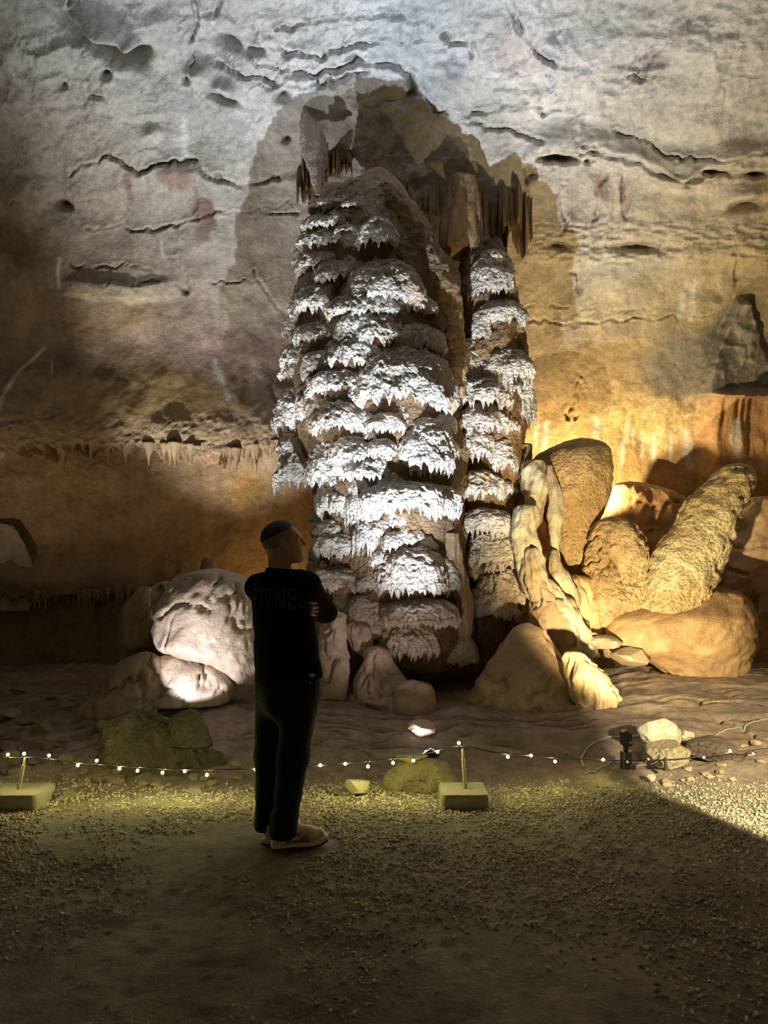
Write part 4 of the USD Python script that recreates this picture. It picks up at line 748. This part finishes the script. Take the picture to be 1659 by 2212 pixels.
def man():
    t = thing('person', 'person in black sweatshirt, dark jeans and tan sneakers standing with arms crossed', 'person', (P(612, 1835, 4.16)[0], 4.16, 0))
    J = lambda px, py, Y: P(px, py, Y)
    yaw = math.radians(27); F_, R_, Z_ = np.array([math.sin(yaw), math.cos(yaw), 0]), np.array([math.cos(yaw), -math.sin(yaw), 0]), np.array([0, 0, 1.0])
    fr = lambda dep: np.array([R_, F_ / dep, Z_]).T                                  # squash along the body's depth
    neck, chest, waist, pelv = J(606, 1232, 4.19), J(612, 1300, 4.20), J(617, 1400, 4.19), J(622, 1482, 4.20)
    shR, shL, elR, elL = J(664, 1266, 4.09), J(559, 1268, 4.29), J(703, 1322, 4.26), J(590, 1340, 4.52)
    wrR, wrL = J(628, 1326, 4.46), J(652, 1322, 4.40)
    hipR, hipL, knR, knL, anR, anL = J(650, 1492, 4.12), J(594, 1492, 4.28), J(634, 1632, 4.14), J(583, 1632, 4.27), J(612, 1788, 4.17), J(580, 1776, 4.29)
    lo, hi = np.array([pelv[0] - .42, 3.85, -.03]), np.array([pelv[0] + .48, 4.75, 1.86])
    # the head's own axes: looking right, a little away and up
    hf = unit((math.cos(.30), math.sin(.30), .17)); hr = unit(np.cross(hf, Z_)); hu = np.cross(hr, hf); hc = J(611.5, 1172, 4.15)
    Hd = lambda f, r, u: hc + f * hf + r * hr + u * hu
    A = np.array([hf, hr, hu])
    def head(B, g=0.0):
        B.ell(Hd(-.012, 0, .030), np.array([.101, .079, .090]) + g, A, k=.01)
        B.ell(Hd(-.045, 0, .015), np.array([.066, .070, .074]) + g, A, k=.02)
    # sweatshirt
    Sw = Field(lo, hi, .0075)
    hem = J(622, 1470, 4.19)
    Sw.cone(chest + [0, 0, .02], waist, .198, .190, k=.04, frame=fr(.66)); Sw.cone(waist, hem, .190, .205, k=.04, frame=fr(.66))
    Sw.cone(chest + [0, 0, .05] - .03 * F_, chest - [0, 0, .1] - .03 * F_, .15, .15, k=.05, frame=fr(.7))
    Sw.cone(neck - [0, 0, .045], neck - [0, 0, .09], .082, .10, k=.05)
    for sh, s_ in ((shR, 1), (shL, -1)): Sw.cone(neck - [0, 0, .055], sh + [0, 0, .008], .062, .068, k=.06)
    torso = Sw.d.copy()
    for sh, el, wr in ((shR, elR, wrR), (shL, elL, wrL)): Sw.cone(sh, el, .076, .064, k=.035); Sw.cone(el, wr + (el - wr) * .1, .062, .048, k=.025)
    Sw.cone(J(680, 1440, 4.12), J(690, 1458, 4.12), .03, .012, k=.03)               # the hem kicks out on the right
    g = Sw.block(Sw.lo, Sw.lo + Sw.h * Sw.n)[1]
    Sw.d += (.010 * (fbm(g * [1, 1, 1.8], 7, 2, 31) - .5) + .010 * (ridge(g * [1.2, 1.2, 2.2], 5, 2, 33) - .5)).astype(np.float32)
    Sw.plane(hem, (.10, 0, -1.0)); Sw.plane(neck + [0, 0, -.006], unit((-.05, .10, 1)))
    mesh('sweatshirt', Sw.mesh(), 'black_cloth', t, label='loose black long-sleeved sweatshirt')
    B = Field(lo, hi, .0062)
    head(B)
    B.ell(Hd(.030, 0, -.030), (.076, .064, .078), A, k=.03); B.ell(Hd(.042, 0, -.078), (.052, .046, .040), A, k=.03)
    B.cone(Hd(-.01, .05, -.055), Hd(.07, .018, -.098), .020, .018, k=.03); B.cone(Hd(-.01, -.05, -.055), Hd(.07, -.018, -.098), .020, .018, k=.03)
    B.ell(Hd(.084, 0, -.104), (.020, .024, .018), A, k=.02)
    B.ell(Hd(.080, 0, .022), (.022, .056, .016), A, k=.02)
    B.cone(Hd(.096, 0, .012), Hd(.119, 0, -.026), .009, .013, k=.014); B.ell(Hd(.108, 0, -.032), (.016, .019, .010), A, k=.01)
    B.ell(Hd(.097, 0, -.058), (.012, .026, .008), A, k=.008); B.ell(Hd(.094, 0, -.074), (.012, .024, .009), A, k=.008)
    for s_ in (-1, 1):
        B.ell(Hd(.092, s_ * .032, -.002), (.018, .018, .012), A, k=.012, cut=True)
        B.ell(Hd(.076, s_ * .032, -.002), (.014, .014, .012), A, k=.004)
        ea = unit(-hf * .45 + hr * s_ * .9)
        ax = np.array([unit(np.cross(hu, ea)), ea, hu])
        B.ell(Hd(-.012, s_ * .081, -.014), (.022, .010, .037), ax, k=.006); B.ell(Hd(-.006, s_ * .090, -.010), (.010, .006, .019), ax, k=.004, cut=True)
        B.ell(Hd(-.004, s_ * .077, -.040), (.010, .008, .010), ax, k=.006)
    B.cone(Hd(-.035, 0, -.05), neck - [0, 0, .05], .058, .066, k=.03)
    B.cone(neck - [0, 0, .06], shR, .06, .055, k=.05); B.cone(neck - [0, 0, .06], shL, .06, .055, k=.05)
    B.cone(chest, waist, .165, .145, k=.05, frame=fr(.62)); B.cone(waist, pelv, .145, .16, k=.05, frame=fr(.66))
    for sh, el, wr in ((shR, elR, wrR), (shL, elL, wrL)): B.cone(sh, el, .052, .042, k=.03); B.cone(el, wr, .042, .030, k=.02)
    for h_, k_, a_ in ((hipR, knR, anR), (hipL, knL, anL)): B.cone(h_, k_, .082, .058, k=.04); B.cone(k_, a_, .056, .040, k=.02)
    def ysurf(px, py):
        Y = np.arange(3.9, 4.7, .002); return float(Y[np.argmax(Sw.at(J(px, py, Y)) < 0)])
    # left hand comes out between chest and arm, its fingers over the back of the right sleeve
    mid = shR + (elR - shR) * .80; ad = unit(elR - shR)
    pal = J(662, 1314, ysurf(676, 1314) + .035)
    B.cone(wrL, pal + [0, .05, 0], .030, .030, k=.02); B.ell(pal + [0, .02, 0], (.026, .036, .040), k=.02)
    for q, (py, ln, tx) in enumerate(((1302, .92, 684), (1310.5, 1.0, 686), (1319, .96, 685), (1327, .80, 681))):
        e0 = ysurf(tx - 9, py); k0 = J(663 + q * .6, py, e0 + .012); k1 = J(663 + (tx - 663) * .5, py + .5, e0 - .013); k2 = J(tx, py + 1.5, ysurf(tx, py) - .006)
        B.cone(pal + [0, .01, (k0[2] - pal[2]) * .8], k0, .0105, .0105, k=.008); B.cone(k0, k1, .0102, .0096, k=.003); B.cone(k1, k2, .0095, .0082, k=.003)
    B.cone(pal, J(664, 1296, mid[1] - .03), .012, .010, k=.008)
    for q in range(4):                                                              # right hand, tucked by the left upper arm
        a0 = wrR + [-.03, .02, .03 - .02 * q]; B.cone(wrR, a0 + [-.04, .01, 0], .024, .011, k=.01); B.cone(a0 + [-.04, .01, 0], a0 + [-.085, -.01, -.01], .0098, .0085, k=.003)
    B.cone(wrR, wrR + [-.04, -.02, .06], .016, .010, k=.008)
    mesh('body', B.mesh(), 'skin', t, label='skin of face, ear, neck and hand')
    for s_ in (-1, 1): mesh('eye', ball(Hd(.080, s_ * .032, -.002), .0115), 'eye', t)
    mesh('earring', ball(Hd(.000, .086, -.048), .0055, 1), 'black_plastic', t, label='small black ear stud')
    # hair: a dark top and short faded sides
    def shell(g, cuts, k=.0045):
        Fh = Field(hc - .16, hc + .16, k); head(Fh, g)
        for p_, n_ in cuts: Fh.plane(p_, n_)
        return Fh
    Hh = shell(.0075, [(Hd(-.095, 0, .030), unit(-hu * 1.0 + hf * .36)), (Hd(.066, 0, .085), unit(hf - .25 * hu))])
    v, f = Hh.mesh()
    mesh('hair', (v + .007 * (fbm(v, 70, 2, 4)[:, None] - .5), f), 'hair', t, label='short dark hair on top')
    v, f = shell(.002, [(Hd(-.06, 0, -.062), unit(-hu - .12 * hf)), (Hd(.048, 0, .02), unit(hf + .1 * hu))]).mesh(); mesh('hair', (v, f), 'stubble', t, label='closely faded hair on the sides')
    mesh('collar', tube([neck + [0, 0, -.012] + .076 * (math.cos(a) * R_ + math.sin(a) * F_) + [0, 0, -.02 * math.sin(a)] for a in np.linspace(0, 2 * math.pi, 40)], .010), 'black_cloth', t)
    # the print across the back, wrapped onto the cloth
    tm = meshkit.text_mesh('FTONES', 1.0, .004, bold=True); tm = tm.subdivide().subdivide()
    tv = np.array(tm.vertices); x0, x1 = tv[:, 0].min(), tv[:, 0].max()
    an = -.78 + 2.15 * (tv[:, 0] - x0) / (x1 - x0); zz = J(606, 1313, 4.1)[2] + .105 * tv[:, 1]
    cen = chest * [1, 1, 0]; dr_ = np.cos(an)[:, None] * -F_ + np.sin(an)[:, None] * R_
    full = Sw.d; Sw.d = np.minimum(torso, .5); rr = np.full(len(tv), .36); done = np.zeros(len(tv), bool)
    for _ in range(180):
        p_ = cen + dr_ * rr[:, None] + np.stack([0 * zz, 0 * zz, zz], 1); done |= Sw.at(p_) < .001; rr = np.where(done, rr, rr - .0018)
    Sw.d = full
    tp = cen + dr_ * (rr + .006 + .5 * tv[:, 2])[:, None] + np.stack([0 * zz, 0 * zz, zz], 1)
    fs = np.array(tm.faces)
    mesh('lettering', (tp, fs), 'print_grey', t, label='dark grey lettering across the back')
    # trousers
    Tr = Field(lo, hi, .0075)
    Tr.cone(pelv + [0, 0, .10], pelv - [0, 0, .02], .158, .176, k=.04, frame=fr(.70)); Tr.cone(pelv - .05 * F_ - [0, 0, .03], pelv - .05 * F_ - [0, 0, .06], .13, .13, k=.05, frame=fr(.8))
    for h_, k_, a_, s_ in ((hipR, knR, anR, 1), (hipL, knL, anL, -1)):
        Tr.cone(h_, k_, .106, .086, k=.05); Tr.cone(k_, a_ + [0, 0, -.01], .085, .072, k=.04); Tr.cone(a_ + [0, 0, .06], a_ - [0, 0, .005], .076, .082, k=.02)
    g = Tr.block(Tr.lo, Tr.lo + Tr.h * Tr.n)[1]
    fold = sm(.55, .05, g[..., 2])
    Tr.d += (.010 * (fbm(g * [1, 1, .8], 8, 2, 35) - .5) + fold * .018 * (ridge(g * [.8, .8, 2.0], 5, 2, 36) - .5)).astype(np.float32)
    Tr.plane((0, 0, .062), (0, 0, -1.0)); Tr.plane(pelv + [0, 0, .13], (0, 0, 1.0))
    mesh('trousers', Tr.mesh(), 'dark_denim', t, label='loose dark jeans')
    mesh('rivet', ball(J(669.5, 1475, 4.045), .0045, 1), 'bare_metal', t)
    mesh('undershirt', bbox(J(674, 1459, 4.05), (.030, .012, .022), .45), 'shirt_grey', t, smooth=50, label='corner of a grey undershirt below the hem')
    # shoes
    for label, heel, d, a_ in (('right sneaker in profile', P(588, 1840, 4.145), unit((.965, .26, 0)), anR), ('left sneaker seen from the heel', P(577, 1829, 4.21), unit((.42, .91, 0)), anL)):
        gz = float(floor_h(*(heel + .15 * d)[:2])) + .004; o = np.array([heel[0], heel[1], gz + .004]); s_ = unit((d[1], -d[0], 0)); Q = lambda f, u, r=0.0: o + d * f + s_ * r + np.array([0, 0, u])
        sh = numbered(t, 'shoe'); UsdGeom.Xform.Define(stage, sh); tag(stage.GetPrimAtPath(sh), label)
        D = np.array([d, s_, Z_])
        lo2, hi2 = np.minimum(Q(-.03, 0), Q(.34, 0)) - .09, np.maximum(Q(-.03, 0), Q(.34, 0)) + [.09, .09, .22]; lo2[2] = o[2] - .01
        outline = Polygon([(.000, -.030), (.012, -.040), (.10, -.040), (.20, -.050), (.25, -.047), (.29, -.028), (.303, .002), (.295, .028), (.26, .045), (.20, .048), (.10, .036), (.012, .038), (.0, .030)]).buffer(.004)
        def slab(z0, z1, grow, curl=0.0):
            m = trimesh.creation.extrude_polygon(outline.buffer(grow).simplify(.001).segmentize(.012), z1 - z0, engine='earcut'); m = m.subdivide(); v = np.array(m.vertices)
            v[:, 2] += z0 + curl * np.clip((v[:, 0] - .20) / .1, 0, 1) ** 2
            return v @ D + o, np.array(m.faces)
        mesh('sole', slab(0, .030, 0, .022), 'shoe_sole', sh, smooth=40, label='pale rubber sole'); mesh('outsole', slab(-.002, .010, .0015, .022), 'shoe_dark', sh, smooth=40)
        U_ = Field(lo2, hi2, .0045)
        sq_ = np.array([d, s_ / .82, Z_]).T
        U_.cone(Q(.046, .045), Q(.046, .085), .046, .041, k=.03, frame=sq_); U_.cone(Q(.05, .085), Q(.066, .125), .041, .043, k=.03)
        U_.cone(Q(.08, .045), Q(.20, .045), .045, .045, k=.03); U_.cone(Q(.19, .045), Q(.255, .050), .045, .036, k=.03); U_.cone(Q(.085, .10), Q(.19, .066), .036, .028, k=.04)
        U_.plane(Q(0, .020), (0, 0, -1.0)); U_.plane(Q(.06, .146), unit(Z_ + .25 * d))
        mesh('upper', U_.mesh(), 'shoe_tan', sh, label='tan leather upper')
        def wrap(poly, off, name, mat, side):
            m = trimesh.creation.extrude_polygon(poly.segmentize(.008), .002, engine='earcut').subdivide().subdivide(); v = np.array(m.vertices)
            r_ = np.full(len(v), .09); dn = np.zeros(len(v), bool)
            for _ in range(70):
                p_ = o + v[:, :1] * d + (side * r_)[:, None] * s_ + np.stack([0 * r_, 0 * r_, v[:, 1]], 1); dn |= U_.at(p_) < 0; r_ = np.where(dn, r_, r_ - .0013)
            r_ = r_ + off + v[:, 2]; p_ = o + v[:, :1] * d + (side * r_)[:, None] * s_ + np.stack([0 * r_, 0 * r_, v[:, 1]], 1)
            mesh(name, (p_, np.array(m.faces)), mat, sh)
        for side in (1, -1):
            wrap(Polygon([(.075, .032), (.200, .032), (.190, .058), (.165, .075), (.120, .085), (.075, .070)]), .0005, 'side_panel', 'shoe_brown', side)
            wrap(Polygon([(.085, .052), (.10, .046), (.13, .050), (.178, .080), (.178, .083), (.135, .066), (.105, .062), (.088, .066)]), .0025, 'swoosh', 'shoe_tan', side)
        for q in range(6):
            f_ = .110 + .020 * q; zt = .133 - .0125 * q
            a0, b0 = Q(f_ - .006, zt - .008, .026), Q(f_ + .010, zt - .010, -.026); c0 = Q(f_ + .004, zt + .008)
            mesh('lace', tube(spline([a0, c0, b0], 10), .004, 6), 'lace', sh)
man()
